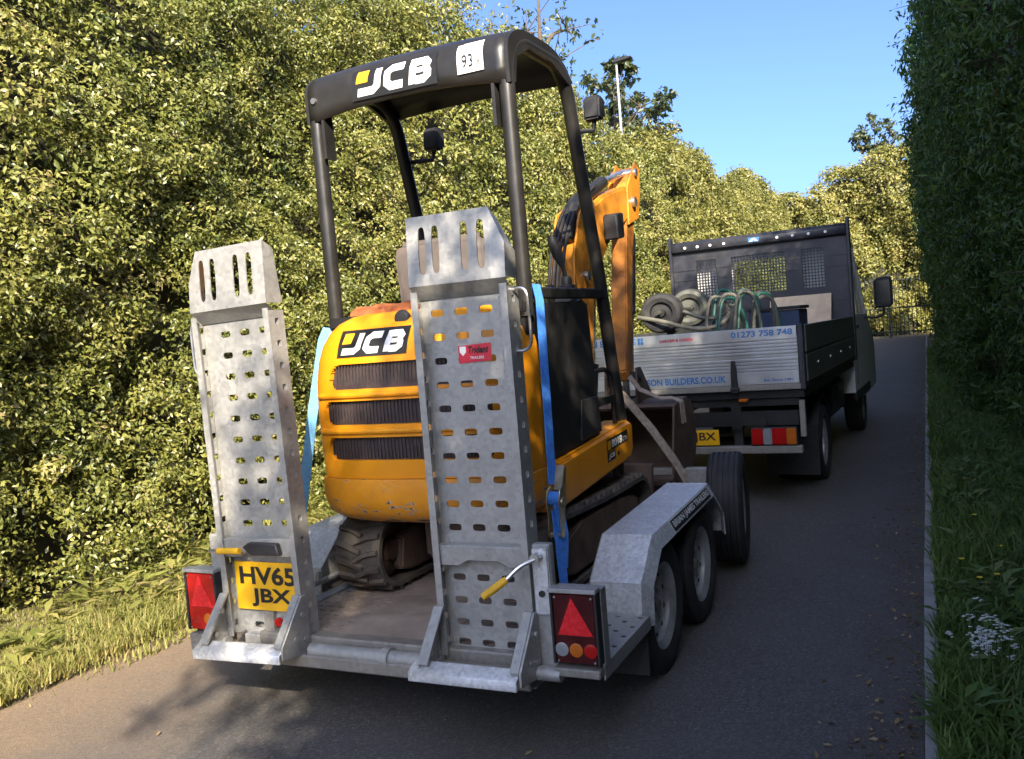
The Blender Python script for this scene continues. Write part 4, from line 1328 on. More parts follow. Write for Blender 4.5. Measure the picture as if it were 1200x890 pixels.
# ---- tracks
TY0, TY1 = 0.50, 2.00
R1, R2 = 0.172, 0.158
zc1, zc2 = DZ + 0.004 + R1 + 0.018, DZ + 0.004 + R2 + 0.018
def track_path(off):
    p = []
    c1 = (TY0 + R1 + .02, zc1); c2 = (TY1 - R2 - .02, zc2)
    p += [(c2[0] + (R2 + off) * math.cos(a), c2[1] + (R2 + off) * math.sin(a)) for a in [math.pi / 2 - k * math.pi / 12 for k in range(0, 13)]]
    nb = 16
    for k in range(1, nb):
        t = k / nb
        p.append((c2[0] + (c1[0] - c2[0]) * t, (c2[1] - R2 - off) * (1 - t) + (c1[1] - R1 - off) * t))
    p += [(c1[0] + (R1 + off) * math.cos(a), c1[1] + (R1 + off) * math.sin(a)) for a in [-math.pi / 2 - k * math.pi / 12 for k in range(0, 13)]]
    for k in range(1, nb):
        t = k / nb
        sag = -0.012 * math.sin(math.pi * t)
        p.append((c1[0] + (c2[0] - c1[0]) * t, (c1[1] + R1 + off) * (1 - t) + (c2[1] + R2 + off) * t + sag))
    return p
for s in (-1, 1):
    xa, xb = (0.305, 0.550) if s > 0 else (-0.550, -0.305)
    po, pi_ = track_path(0.0), track_path(-0.024)
    n = len(po)
    V = []
    for p, q in zip(po, pi_):
        V += [(xa, p[0], p[1]), (xb, p[0], p[1]), (xb, q[0], q[1]), (xa, q[0], q[1])]
    Fs = []
    for i in range(n):
        j = (i + 1) % n
        for k in range(4):
            Fs.append((i * 4 + k, i * 4 + (k + 1) % 4, j * 4 + (k + 1) % 4, j * 4 + k))
    m = MB().add(V, Fs)
    # chevron lugs resampled evenly along the belt
    L = [0]
    for i in range(n):
        j = (i + 1) % n
        L.append(L[-1] + math.hypot(po[j][0] - po[i][0], po[j][1] - po[i][1]))
    nl = 44
    def at(d):
        d %= L[-1]
        for i in range(n):
            if L[i + 1] >= d:
                t = (d - L[i]) / max(1e-9, L[i + 1] - L[i])
                a, b = po[i], po[(i + 1) % n]
                v = Vector((b[0] - a[0], b[1] - a[1])).normalized()
                return Vector((a[0] + (b[0] - a[0]) * t, a[1] + (b[1] - a[1]) * t)), Vector((-v.y, v.x))
    xm = (xa + xb) / 2
    for k in range(nl):
        d0 = k * L[-1] / nl
        for h in (-1, 1):
            d = d0 + (L[-1] / nl / 2 if h > 0 else 0)
            segs = []
            for (x, dd) in ((xm - h * 0.022, -0.030), (xm + h * 0.055, 0.0), (xm + h * 0.115, 0.010)):
                p0, n0 = at(d + dd - 0.014); p1, n1 = at(d + dd + 0.014)
                hgt = 0.020
                segs.append([(x, p0.x - n0.x * 0.002, p0.y - n0.y * 0.002), (x, p1.x - n1.x * .002, p1.y - n1.y * .002), (x, p1.x + n1.x * hgt - (p1.x - p0.x) * .18, p1.y + n1.y * hgt - (p1.y - p0.y) * .18), (x, p0.x + n0.x * hgt + (p1.x - p0.x) * .18, p0.y + n0.y * hgt + (p1.y - p0.y) * .18)])
            vv = [q for sg in segs for q in sg]
            ff = [(0, 1, 2, 3), (8, 11, 10, 9)]
            for a in range(2):
                for b in range(4):
                    ff.append((a * 4 + b, a * 4 + 4 + b, a * 4 + 4 + (b + 1) % 4, a * 4 + (b + 1) % 4))
            m.add(vv, ff)
    trk = m.build('rubber_track', 'track', dg, weld=False)
    xo = xb if s > 0 else xa
    w = 0.07
    spx = (xa + xb) / 2
    MB().lathe([(0, -0.085), (0.05, -0.085), (0.06, -0.06), (0.125, -0.055), (0.14, -0.04), (0.14, 0.04), (0.125, 0.055), (0.06, 0.06), (0.05, 0.085), (0, 0.085)], (spx, TY0 + R1 + .02, zc1), 'x', 24).build('sprocket', 'rust', trk)
    MB().lathe([(0, -0.07), (0.04, -0.07), (0.05, -0.05), (0.115, -0.045), (0.128, -0.03), (0.128, 0.03), (0.115, 0.045), (0.05, 0.05), (0.04, 0.07), (0, 0.07)], (spx, TY1 - R2 - .02, zc2), 'x', 24).build('idler', 'mud', trk)
    MB().prism([(TY0 + .22, 0.45), (TY0 + .32, 0.425), (TY1 - .30, 0.425), (TY1 - .20, 0.46), (TY1 - .22, 0.60), (TY1 - .5, 0.655), (TY0 + .45, 0.655), (TY0 + .25, 0.60)], 'x', xa + 0.02, xb - 0.012).build('track_frame', 'mud', trk, bevel=0.012, seg=2)
    for k in range(3):
        y = TY0 + 0.42 + k * 0.34
        MB().lathe([(0, -0.09), (0.03, -0.09), (0.048, -0.08), (0.048, 0.08), (0.03, 0.09), (0, 0.09)], (spx, y, 0.455), 'x', 14).build('roller', 'mud', trk)
# undercarriage centre, slew ring, blade
box_part('undercarriage', 'mud', dg, -0.262, 0.262, 0.85, 1.75, 0.47, 0.66, bevel=0.02, seg=2)
MB().cyl((0, 1.25, 0.655), (0, 1.25, 0.775), 0.27, 28).build('slew_ring', 'rust', dg)
bl = MB().prism([(2.20, 0.385), (2.24, 0.40), (2.20, 0.52), (2.21, 0.66), (2.25, 0.70), (2.19, 0.70), (2.16, 0.60), (2.16, 0.48)], 'x', -0.49, 0.50).build('dozer_blade', 'rust', dg, bevel=0.004)
for s in (-1, 1):
    MB().tube([(s * 0.2, 1.7, 0.52), (s * 0.22, 2.17, 0.50)], 0.04, 8).build('blade_arm', 'rust', bl)

# ---- house: counterweight belt, hood, grilles
def plan(w, yr, yf, yc, n=24, e=0.60):
    """half-rounded outline from the front right, round the back, to the front left"""
    P = [(w, yf), (w, (yf + yc) / 2)]
    for k in range(2 * n + 1):
        a = math.pi * k / (2 * n)
        c_, s_ = math.cos(a), math.sin(a)
        P.append((w * math.copysign(abs(c_) ** e, c_), yc - (yc - yr) * abs(s_) ** e))
    P += [(-w, (yf + yc) / 2), (-w, yf)]
    return P

def loft(levels, close_top=True, close_bottom=True):
    V, Fs = [], []
    m = len(levels[0][1])
    for z, P in levels:
        V += [(p[0], p[1], z) for p in P]
    for i in range(len(levels) - 1):
        for k in range(m - 1):
            a = i * m + k
            Fs.append((a, a + 1, a + m + 1, a + m))
        Fs.append((i * m + m - 1, i * m, (i + 1) * m, (i + 1) * m + m - 1))
    if close_bottom: Fs.append(tuple(range(m - 1, -1, -1)))
    if close_top: Fs.append(tuple((len(levels) - 1) * m + k for k in range(m)))
    return V, Fs
lv = [(0.745, plan(0.44, 0.44, 0.90, 0.62)), (0.765, plan(0.485, 0.395, 0.90, 0.60)), (0.80, plan(0.520, 0.350, 0.90, 0.58)), (0.86, plan(0.533, 0.332, 0.90, 0.57)), (0.935, plan(0.535, 0.330, 0.90, 0.57)), (0.952, plan(0.530, 0.336, 0.90, 0.57))]
MB().add(*loft(lv)).build('counterweight', 'yellow', dg, smooth=40)

HT = [(0.954, 0.520, 0.350), (1.10, 0.526, 0.340), (1.25, 0.528, 0.338), (1.38, 0.524, 0.346), (1.47, 0.512, 0.362), (1.54, 0.492, 0.388), (1.595, 0.462, 0.424), (1.635, 0.42, 0.468), (1.662, 0.36, 0.52), (1.672, 0.28, 0.56)]
def hood_sec(z):
    zs = [h[0] for h in HT]
    return float(np.interp(z, zs, [h[1] for h in HT])), float(np.interp(z, zs, [h[2] for h in HT]))
GR = [(1.035, 1.135, 0.415), (1.190, 1.295, 0.418), (1.345, 1.455, 0.395)]
zl = sorted(set([round(z, 4) for z in list(np.linspace(0.954, 1.60, 66)) + [g for q in GR for g in q[:2]]] + [1.615, 1.635, 1.65, 1.662, 1.668, 1.672]))
def hood_plan(z):
    w, yr = hood_sec(z)
    return plan(w, yr, 0.66, 0.58, 90, 0.56)
rows = [(z, hood_plan(z)) for z in zl]
m_ = len(rows[0][1])
def in_grille(x, z):
    for (a, b, hw) in GR:
        cz, hz = (a + b) / 2, (b - a) / 2
        lean = 0.035 * (z - a) / (b - a) if a > 1.3 else 0
        if abs(z - cz) < hz and abs(x) < hw - lean:
            r = 0.040
            dx, dz = abs(x) - (hw - lean - r), abs(z - cz) - (hz - r)
            if dx > 0 and dz > 0 and dx * dx + dz * dz > r * r:
                continue
            return True
    return False
hood = MB(); gril = MB()
V = [(p[0], p[1], z) for z, P in rows for p in P]
hood.v = V[:]
gmap = {}
for i in range(len(rows) - 1):
    for k in range(m_):
        k2 = (k + 1) % m_
        q = (i * m_ + k, i * m_ + k2, (i + 1) * m_ + k2, (i + 1) * m_ + k)
        cx = sum(V[a][0] for a in q) / 4; cz = sum(V[a][2] for a in q) / 4; cy = sum(V[a][1] for a in q) / 4
        if k < m_ - 1 and cy < 0.56 and in_grille(cx, cz):
            gril.add([(V[a][0] * 0.985, V[a][1] + 0.022, V[a][2]) for a in q], [(0, 1, 2, 3)])
            gmap[(i, k)] = q
        else:
            hood.f.append(q)
hood.f.append(tuple((len(rows) - 1) * m_ + k for k in range(m_)))
# returns round each opening so the grilles sit in real recesses
for (i, k), q in gmap.items():
    for (di, dk, a, b) in ((-1, 0, 0, 1), (0, 1, 1, 2), (1, 0, 2, 3), (0, -1, 3, 0)):
        if (i + di, k + dk) not in gmap:
            A, B = V[q[a]], V[q[b]]
            hood.add([A, B, (B[0] * .985, B[1] + .0225, B[2]), (A[0] * .985, A[1] + .0225, A[2])], [(0, 1, 2, 3)])
hd = hood.build('hood', 'hood', dg, smooth=40)
gr_ = gril.build('grille_mesh', 'grille', hd, smooth=60)
# upright wires across the grilles
gw = MB()
for (a, b, hw) in GR:
    for k in range(int(hw * 2 / 0.018)):
        x = -hw + 0.012 + k * 0.018
        z0, z1 = a + .006, b - .006
        if not (in_grille(x, a + .012) and in_grille(x, b - .012)):
            continue
        w, yr = hood_sec((a + b) / 2)
        e = 0.56
        y = 0.58 - (0.58 - yr) * (max(0, 1 - (abs(x) / w) ** (2 / e))) ** (e / 2) + 0.020
        gw.box(x - .0028, x + .0028, y - 0.003, y + 0.001, z0, z1)
gwo = gw.build('grille_wires', 'grille', hd)
gwo['kind'] = 'stuff'
# rolled lips between the openings
def rear_y(x, z):
    w, yr = hood_sec(z)
    e = 0.56
    return 0.58 - (0.58 - yr) * (max(0, 1 - min(1, abs(x) / w) ** (2 / e))) ** (e / 2)
for z in (1.163, 1.320):
    pts = [(x, rear_y(x, z) - 0.002, z) for x in np.linspace(-0.475, 0.475, 30)]
    MB().tube(pts, [0.006] + [0.014] * 28 + [0.006], 10).build('louvre_lip', 'hood', hd)
# badge on the hood
def hood_badge(a, b, d):
    x = -0.335 + 0.37 * a; z = 1.484 + 0.118 * b
    return Vector((x, rear_y(x, z) - 0.0025 - d, z))
def grid_panel(mp, nu, nv, mat, name, parent):
    V = [mp(i / nu, j / nv, 0) for j in range(nv + 1) for i in range(nu + 1)]
    Fs = [(j * (nu + 1) + i, j * (nu + 1) + i + 1, (j + 1) * (nu + 1) + i + 1, (j + 1) * (nu + 1) + i) for j in range(nv) for i in range(nu)]
    return MB().add(V, Fs).build(name, mat, parent)
grid_panel(hood_badge, 14, 8, 'decalblack', 'logo_panel', hd)
maker_logo(hood_badge, hd, panel=False)
MB().lathe([(0.0, -0.022), (0.030, -0.020), (0.040, -0.008), (0.042, 0.0)], (-0.035, rear_y(0, 1.63) + 0.012, 1.632), 'y', 18).build('hood_lock', 'blackpl', hd)

# ---- right-hand side: black console wall, yellow sill
side = MB().prism([(0.655, 0.955), (1.33, 0.985), (1.36, 1.06), (1.30, 1.66), (0.66, 1.655)], 'x', 0.462, 0.512).build('side_panel', 'black', dg, bevel=0.012, seg=2)
MB().prism([(1.06, 1.0), (1.345, 1.01), (1.325, 1.19), (1.10, 1.19)], 'x', 0.512, 0.520).build('access_cover', 'blackpl', side, bevel=0.004)
MB().prism([(0.655, 0.955), (1.30, 0.985), (1.30, 1.60), (0.66, 1.60)], 'x', -0.512, -0.462).build('side_panel', 'black', dg, bevel=0.012, seg=2)
sill = MB().prism([(0.60, 0.760), (0.70, 0.745), (1.70, 0.815), (1.755, 0.86), (1.765, 0.99), (1.73, 1.022), (1.20, 0.985), (0.60, 0.948)], 'x', 0.38, 0.542).build('sill', 'hood', dg, bevel=0.018, seg=3)
MB().prism([(0.60, 0.760), (0.70, 0.745), (1.70, 0.815), (1.755, 0.86), (1.765, 0.99), (1.73, 1.022), (1.20, 0.985), (0.60, 0.948)], 'x', -0.542, -0.38).build('sill', 'hood', dg, bevel=0.018, seg=3)
box_part('floor', 'black', dg, -0.46, 0.46, 0.60, 1.72, 0.78, 0.985, bevel=0.006)
def sillmap(y0, y1, z0, z1, sl):
    return lambda a, b, d=0: Vector((0.5435 + d, y0 + (y1 - y0) * a, z0 + sl * (y1 - y0) * a + (z1 - z0) * b))
ml = sillmap(1.33, 1.66, 0.905, 0.965, 0.04)
MB().add([ml(0, 0), ml(1, 0), ml(1, 1), ml(0, 1)], [(0, 1, 2, 3)]).build('model_panel', 'decalblack', sill, smooth=0)
ml2 = sillmap(1.395, 1.56, 0.917, 0.957, 0.04); lettering('8018', lambda a, b: ml2(a, b, .0018), 'decal', sill, 0.03, 0.1)
ml3 = sillmap(1.572, 1.645, 0.926, 0.948, 0.04); lettering('CTS', lambda a, b: ml3(a, b, .0018), 'decal', sill, 0.0, 0.1)
ml4 = sillmap(1.338, 1.385, 0.912, 0.955, 0.04)
MB().add([ml4(0, 0, .0018), ml4(1, 0, .0018), ml4(1, 1, .0018), ml4(0, 1, .0018)], [(0, 1, 2, 3)]).build('model_square', 'orange', sill, smooth=0)
ml5 = sillmap(1.33, 1.45, 0.853, 0.898, 0.04)
MB().add([ml5(0, 0), ml5(1, 0), ml5(1, 1), ml5(0, 1)], [(0, 1, 2, 3)]).build('logo_panel', 'decalblack', sill, smooth=0)
ml6 = sillmap(1.345, 1.435, 0.862, 0.890, 0.04); lettering('JCB', lambda a, b: ml6(a, b, .0018), 'decal', sill, 0.04, 0.15)
MB().cyl((0.541, 1.50, 0.875), (0.5445, 1.50, 0.875), 0.012, 12).build('sill_plug', 'black', sill)
# tie-down eye below the front of the sill
eye = []
MB().tube([(0.47, 1.68 + 0.045 * math.cos(a), 0.775 + 0.05 * math.sin(a)) for a in [k * math.pi / 8 for k in range(16)]], 0.018, 8, closed=True).build('tie_eye', 'mud', dg)
# hood side decal strip
MB().box(0.5125, 0.5145, 0.60, 0.63, 1.12, 1.30).build('grab_rail_mark', 'decalblack', hd)

# ---- roll frame and canopy
def roll_side(s):
    x = s * 0.49
    p = [(x, 0.615, 1.60), (x, 0.612, 2.0), (x, 0.606, 2.50)]
    p += [(x, 0.606 + 0.20 - 0.20 * math.cos(a), 2.58 + 0.20 * math.sin(a)) for a in [k * math.pi / 2 / 8 for k in range(0, 9)]]
    p += [(x, 1.00, 2.782)]
    p += [(x, 1.10 + 0.22 * math.sin(a), 2.56 + 0.222 * math.cos(a)) for a in [k * (math.pi / 2 - 0.25) / 8 for k in range(0, 9)]]
    p += [(x, 1.395, 2.32), (x, 1.55, 1.80), (x, 1.725, 1.00)]
    return MB().tube(p, 0.034, 12).build('roll_frame', 'canopy', dg)
for s in (-1, 1):
    roll_side(s)
# canopy skin: follows the bend from the rear valance over the top to the front
prof = [(0.574, 2.565), (0.570, 2.63)] + [(0.570 + 0.24 - 0.24 * math.cos(a), 2.695 + 0.130 * math.sin(a)) for a in [k * math.pi / 2 / 10 for k in range(0, 11)]] + [(1.02, 2.828), (1.12, 2.815), (1.22, 2.775), (1.30, 2.715)]
V, Fs = [], []
nx = 22
for j, (y, z) in enumerate(prof):
    for i in range(nx + 1):
        t = -1 + 2 * i / nx
        dz = 0
        if j == 0:
            dz = 0.040 * (1 - abs(t) ** 2.2)        # arched lower edge of the valance
        if j == 1:
            dz = 0.026 * (1 - abs(t) ** 2.2)
        crown = 0.016 * (1 - t * t) if j > 4 else 0
        V.append((t * 0.505, y, z + dz + crown))
for j in range(len(prof) - 1):
    for i in range(nx):
        a = j * (nx + 1) + i
        Fs.append((a, a + 1, a + nx + 2, a + nx + 1))
can = MB().add(V, Fs).build('canopy', 'canopy', dg)
sm = can.modifiers.new('thickness', 'SOLIDIFY'); sm.thickness = 0.012; sm.offset = -1
# end cheeks that wrap the tube
for s in (-1, 1):
    MB().prism([(p[0], p[1]) for p in prof] + [(1.26, 2.69), (1.05, 2.755), (0.80, 2.755), (0.66, 2.69), (0.63, 2.575)], 'x', s * 0.5055, s * 0.522).build('canopy_cheek', 'canopy', can, smooth=30)
    MB().prism([(0.575, 2.40), (0.575, 2.60), (0.60, 2.66), (0.64, 2.62), (0.65, 2.40)], 'x', s * 0.43, s * 0.445).build('canopy_bracket', 'canopy', can, smooth=30)
bolt = MB().cyl((-0.47, 0.573, 2.665), (-0.47, 0.560, 2.665), 0.014, 10).build('bolt', 'steel', can)
def can_y(z):
    t = max(0, min(1, (z - 2.695) / 0.130))
    return 0.570 + 0.24 - 0.24 * math.sqrt(max(0, 1 - t * t))
def badge(a, b, d):
    x = -0.255 + 0.44 * a; z = 2.622 + 0.140 * b
    return Vector((x, can_y(z) - 0.007 - d, z + 0.003 * b))
grid_panel(badge, 4, 8, 'decalblack', 'logo_panel', can)
maker_logo(badge, can, panel=False)
def tag93(a, b, d=0):
    x = 0.285 + 0.125 * a; z = 2.635 + 0.128 * b
    return Vector((x, can_y(z) - 0.007 - d, z + 0.003 * b))
grid_panel(tag93, 3, 8, 'decal', 'noise_label', can)
lettering('93', lambda a, b: tag93(0.20 + 0.42 * a, 0.18 + 0.40 * b, .004), 'decalblack', can, 0.0)
lettering('dB', lambda a, b: tag93(0.68 + 0.2 * a, 0.2 + 0.16 * b, .004), 'decalblack', can, 0.0)
lettering('L', lambda a, b: tag93(0.45 + 0.07 * a, 0.72 + 0.14 * b, .005), 'redlens', can, 0.0)
# work lamps on the front uprights
for (x, s) in ((0.525, 1), (-0.40, -1)):
    wl = MB().prism([(1.40, 2.555), (1.41, 2.66), (1.44, 2.675), (1.50, 2.66), (1.50, 2.565), (1.44, 2.545)], 'x', x, x + 0.085).build('work_lamp', 'blackpl', dg, bevel=0.01, seg=2)
    MB().tube([(s * 0.49, 1.385, 2.50), (x + 0.04, 1.43, 2.50), (x + 0.04, 1.45, 2.55)], 0.012, 8).build('lamp_arm', 'black', wl)
# cross rail behind the seat, with surface rust
rl = MB().box(-0.505, 0.505, 0.565, 0.665, 1.612, 1.668).build('rear_cross_member', 'black', dg, bevel=0.01, seg=2)
MB().box(-0.50, -0.37, 0.555, 0.70, 1.50, 1.612).build('post_foot', 'black', dg, bevel=0.02, seg=2)
MB().box(0.37, 0.50, 0.555, 0.70, 1.50, 1.612).build('post_foot', 'black', dg, bevel=0.02, seg=2)
rp = MB().add([(x, y, z) for x in np.linspace(-0.40, 0.40, 24) for (y, z) in ((0.60, 1.669), (0.605, 1.685 + 0.012 * math.sin(x * 23) + 0.006 * math.sin(x * 61)), (0.66, 1.712 + 0.008 * math.sin(x * 40)), (0.76, 1.715), (0.76, 1.67))],
              [(i * 5 + k, (i + 1) * 5 + k, (i + 1) * 5 + k + 1, i * 5 + k + 1) for i in range(23) for k in range(4)]).build('rusty_cover', 'rustbright', dg)
rp['label'] = 'orange rusted cover plate behind the seat'
# right guard rail and little grab loop
MB().box(0.475, 0.515, 0.645, 1.565, 1.672, 1.722).build('guard_rail', 'black', dg, bevel=0.006)
MB().tube(smoothpath([(0.50, 1.30, 1.30), (0.50, 1.42, 1.31), (0.50, 1.53, 1.30), (0.50, 1.58, 1.25), (0.50, 1.60, 1.02)], 4), 0.013, 8).build('grab_loop', 'black', dg)
MB().box(0.49, 0.51, 1.33, 1.62, 1.13, 1.17).build('lower_rail', 'black', dg)

# ---- seat and controls
st_ = MB().prism([(0.76, 1.42), (0.80, 1.40), (1.16, 1.42), (1.20, 1.48), (1.17, 1.53), (0.86, 1.50)], 'x', -0.25, 0.25).build('seat', 'seat', dg, bevel=0.03, seg=3)
MB().prism([(0.78, 1.52), (0.74, 1.93), (0.77, 2.00), (0.83, 2.00), (0.88, 1.55)], 'x', -0.235, 0.235).build('backrest', 'seat', st_, bevel=0.035, seg=3)
box_part('seat_base', 'black', dg, -0.28, 0.28, 0.70, 1.18, 0.98, 1.41, bevel=0.02)
for s in (-1, 1):
    cn = MB().prism([(1.02, 0.985), (1.52, 0.985), (1.50, 1.58), (1.42, 1.70), (1.10, 1.62)], 'x', s * 0.31, s * 0.44).build('control_console', 'blackpl', dg, bevel=0.02, seg=2)
    MB().lathe([(0.055, 0.0), (0.05, 0.03), (0.042, 0.035), (0.042, 0.06), (0.028, 0.065), (0.026, 0.10), (0.012, 0.11)], (s * 0.37, 1.40, 1.69), 'z', 14).build('lever_boot', 'blackpl', cn)
    MB().tube([(s * 0.37, 1.40, 1.78), (s * 0.365, 1.38, 1.84), (s * 0.355, 1.345, 1.90), (s * 0.345, 1.32, 1.97), (s * 0.342, 1.315, 2.0)], [0.010, 0.012, 0.026, 0.027, 0.016], 12).build('joystick', 'blackpl', cn)
con = MB().box(-0.29, 0.29, 1.50, 1.70, 0.986, 1.55).build('front_console', 'blackpl', dg, bevel=0.02)
for x in (-0.12, -0.04, 0.10, 0.20):
    MB().tube([(x, 1.60, 1.54), (x + .01, 1.57, 1.74)], [0.009, 0.007], 8).build('lever', 'black', con)
    MB().lathe([(0.0, -.02), (0.014, -.014), (0.018, 0.0), (0.014, 0.014), (0, 0.02)], (x + .01, 1.57, 1.755), 'z', 10).build('lever_knob', 'blackpl', con)

# ---- kingpost, boom, dipper, rams, bucket
BX = 0.13
MB().prism([(1.70, 0.62), (2.02, 0.62), (2.08, 0.70), (2.08, 1.02), (1.95, 1.06), (1.72, 0.98)], 'x', BX - 0.11, BX + 0.11).build('kingpost', 'boom', dg, bevel=0.02, seg=2)
boom = MB()
BP = [(1.86, 0.80), (2.06, 0.78), (2.16, 1.05), (2.20, 1.45), (2.32, 1.80), (2.62, 2.05), (3.05, 2.24), (3.18, 2.34), (3.16, 2.45), (3.05, 2.46), (2.62, 2.36), (2.26, 2.22), (2.04, 1.98), (1.92, 1.60), (1.86, 1.20)]
boom.prism(BP, 'x', BX - 0.065, BX + 0.065)
bm_ = boom.build('boom', 'boom', dg, bevel=0.012, seg=2)
for s in (-1, 1):
    xx0 = BX + s * 0.072
    MB().prism([(1.90, 1.52), (2.06, 1.60), (2.18, 1.98), (2.42, 2.22), (2.34, 2.30), (2.10, 2.20), (1.96, 1.95)], 'x', xx0 - 0.006, xx0 + 0.006).build('boom_side_plate', 'boom', bm_, bevel=0.002)
MB().cyl((BX - 0.10, 2.12, 1.83), (BX + 0.10, 2.12, 1.83), 0.03, 12).build('boom_pin', 'steel', bm_)
# boom ram in front of the boom
MB().tube([(BX, 2.14, 0.80), (BX, 2.30, 1.30)], 0.045, 12).build('boom_ram', 'black', dg)
MB().tube([(BX, 2.30, 1.30), (BX, 2.44, 1.86)], 0.025, 12).build('boom_ram_rod', 'steel', dg)
# dipper ram along the back of the boom
rm = MB().tube([(BX, 2.06, 2.04), (BX, 2.18, 2.24), (BX, 2.75, 2.46)], [0.035, 0.042, 0.042], 14).build('dipper_ram', 'black', dg)
MB().tube([(BX, 2.75, 2.46), (BX, 3.24, 2.585)], 0.022, 12).build('ram_rod', 'steel', rm)
for i in range(4):
    o_ = (i - 1.5) * 0.026
    MB().tube(smoothpath([(BX + o_, 1.80, 1.02), (BX + o_ - .03, 1.83, 1.50), (BX + o_ - .01, 1.92, 1.95), (BX + o_, 2.13, 2.22), (BX + o_, 2.50, 2.41)], 6), 0.010, 7).build('hydraulic_hose', 'blackpl', dg)
dp = MB().prism([(3.34, 2.60), (3.26, 2.62), (3.06, 2.42), (3.02, 2.15), (2.95, 1.84), (2.82, 1.22), (2.86, 1.15), (2.93, 1.16), (3.06, 1.80), (3.20, 2.20), (3.30, 2.42)], 'x', BX - 0.055, BX + 0.055).build('dipper', 'dipper', dg, bevel=0.010, seg=2)
MB().cyl((BX - 0.10, 3.14, 2.36), (BX + 0.10, 3.14, 2.36), 0.035, 12).build('dipper_pin', 'steel', dp)
MB().cyl((BX - 0.09, 3.24, 2.575), (BX + 0.09, 3.24, 2.575), 0.028, 12).build('dipper_pin', 'steel', dp)
for s in (-1, 1):
    MB().prism([(3.04, 2.20), (3.26, 2.26), (3.34, 2.44), (3.36, 2.62), (3.27, 2.65), (3.06, 2.46)], 'x', BX + s * 0.060, BX + s * 0.074).build('dipper_head_plate', 'boom', dp, bevel=0.002)
MB().tube([(BX, 3.28, 2.15), (BX, 3.15, 1.60)], 0.034, 12).build('bucket_ram', 'black', dp)
MB().tube([(BX, 3.15, 1.60), (BX, 3.06, 1.20)], 0.020, 12).build('bucket_ram_rod', 'steel', dp)
MB().prism([(2.52, 2.06), (2.66, 2.08), (2.66, 2.24), (2.52, 2.22)], 'x', BX + 0.068, BX + 0.16).build('boom_work_light', 'blackpl', bm_, bevel=0.01)
MB().cyl((BX - 0.11, 2.88, 1.18), (BX + 0.13, 2.88, 1.18), 0.032, 12).build('bucket_pin', 'black', dp)
for s in (-1, 1):
    MB().prism([(2.86, 1.14), (2.92, 1.22), (3.10, 1.10), (3.08, 1.02), (2.92, 0.98)], 'x', BX + s * 0.078, BX + s * 0.098).build('bucket_link', 'dipper', dp, bevel=0.002)
# bucket: wide ditching bucket curled on the deck, open towards the back
bx0, bx1 = -0.40, 0.50
outer = [(2.72, 0.985), (2.80, 1.00), (3.02, 1.02), (3.14, 0.98), (3.22, 0.86), (3.22, 0.70), (3.14, 0.57), (2.98, 0.50), (2.74, 0.50), (2.58, 0.54)]
inner = [(p[0] * 0.93 + 2.92 * 0.07, p[1] * 0.93 + 0.76 * 0.07) for p in outer]
bk_ = MB().prism(outer + inner[::-1], 'x', bx0, bx1).build('bucket', 'rust', dg, smooth=40)
for xa in (bx0 - 0.012, bx1):
    MB().prism(outer, 'x', xa, xa + 0.0118).build('bucket_side', 'rust', bk_, smooth=20)
MB().box(bx0 - 0.01, bx1 + 0.012, 2.50, 2.60, 0.522, 0.545).build('cutting_edge', 'rust', bk_)
for s in (-1, 1):
    MB().prism([(2.80, 1.0), (2.84, 1.24), (2.92, 1.24), (3.12, 1.06), (3.10, 0.98)], 'x', BX + s * 0.10, BX + s * 0.115).build('bucket_ear', 'rust', bk_, bevel=0.002)

# ================================================================== STRAPS AND CHAIN
def thing_mesh(mb, name, mat, label, cat, frame, base, group=None, **k):
    o = mb.build(name, mat, None, frame, base, **k)
    return props(o, label, cat, group)
rs1 = root('ratchet_strap', 'bright blue ratchet strap hanging from guard rail to deck with metal ratchet', 'strap', 't', (0.66, 0.42, DZ + 0.02), 'ratchet straps')
MB().ribbon([(0.497, 0.655, 1.733), (0.530, 0.650, 1.728), (0.545, 0.640, 1.66), (0.575, 0.56, 1.20), (0.595, 0.505, 0.90)], 0.048, 0.004, (0.3, 1, 0)).build('webbing', 'strap', rs1)
MB().ribbon([(0.612, 0.475, 0.80), (0.635, 0.44, 0.62), (0.655, 0.41, 0.45), (0.660, 0.40, 0.405)], 0.048, 0.004, (0.3, 1, 0)).build('webbing', 'strap', rs1)
MB().ribbon([(0.630, 0.46, 0.84), (0.640, 0.48, 0.70), (0.630, 0.47, 0.56)], 0.045, 0.004, (0.5, 1, 0)).build('webbing_tail', 'strap', rs1)
RPF = [(0.455, 0.885), (0.49, 0.90), (0.515, 0.87), (0.515, 0.83), (0.49, 0.79), (0.485, 0.71), (0.462, 0.685), (0.440, 0.70), (0.445, 0.79), (0.438, 0.84)]
rc = MB().prism(RPF, 'x', 0.588, 0.593)
rco = rc.build('ratchet', 'zinc', rs1, bevel=0.001)
MB().prism(RPF, 'x', 0.642, 0.647).build('side_plate', 'zinc', rco, bevel=0.001)
MB().cyl((0.594, 0.478, 0.845), (0.641, 0.478, 0.845), 0.030, 16).build('wound_webbing', 'strap', rco)
MB().prism([(0.470, 0.80), (0.500, 0.80), (0.495, 0.70), (0.468, 0.70)], 'x', 0.596, 0.638).build('lock_plate', 'zinc', rco, bevel=0.002)
for k_ in range(10):
    a_ = k_ * 0.628
    MB().box(0.583, 0.5875, 0.478 + 0.026 * math.cos(a_) - .004, 0.478 + 0.026 * math.cos(a_) + .004, 0.845 + 0.026 * math.sin(a_) - .004, 0.845 + 0.026 * math.sin(a_) + .004).build('ratchet_tooth', 'zinc', rco)
MB().cyl((0.585, 0.48, 0.83), (0.652, 0.48, 0.83), 0.022, 12).build('spindle', 'zinc', rco)
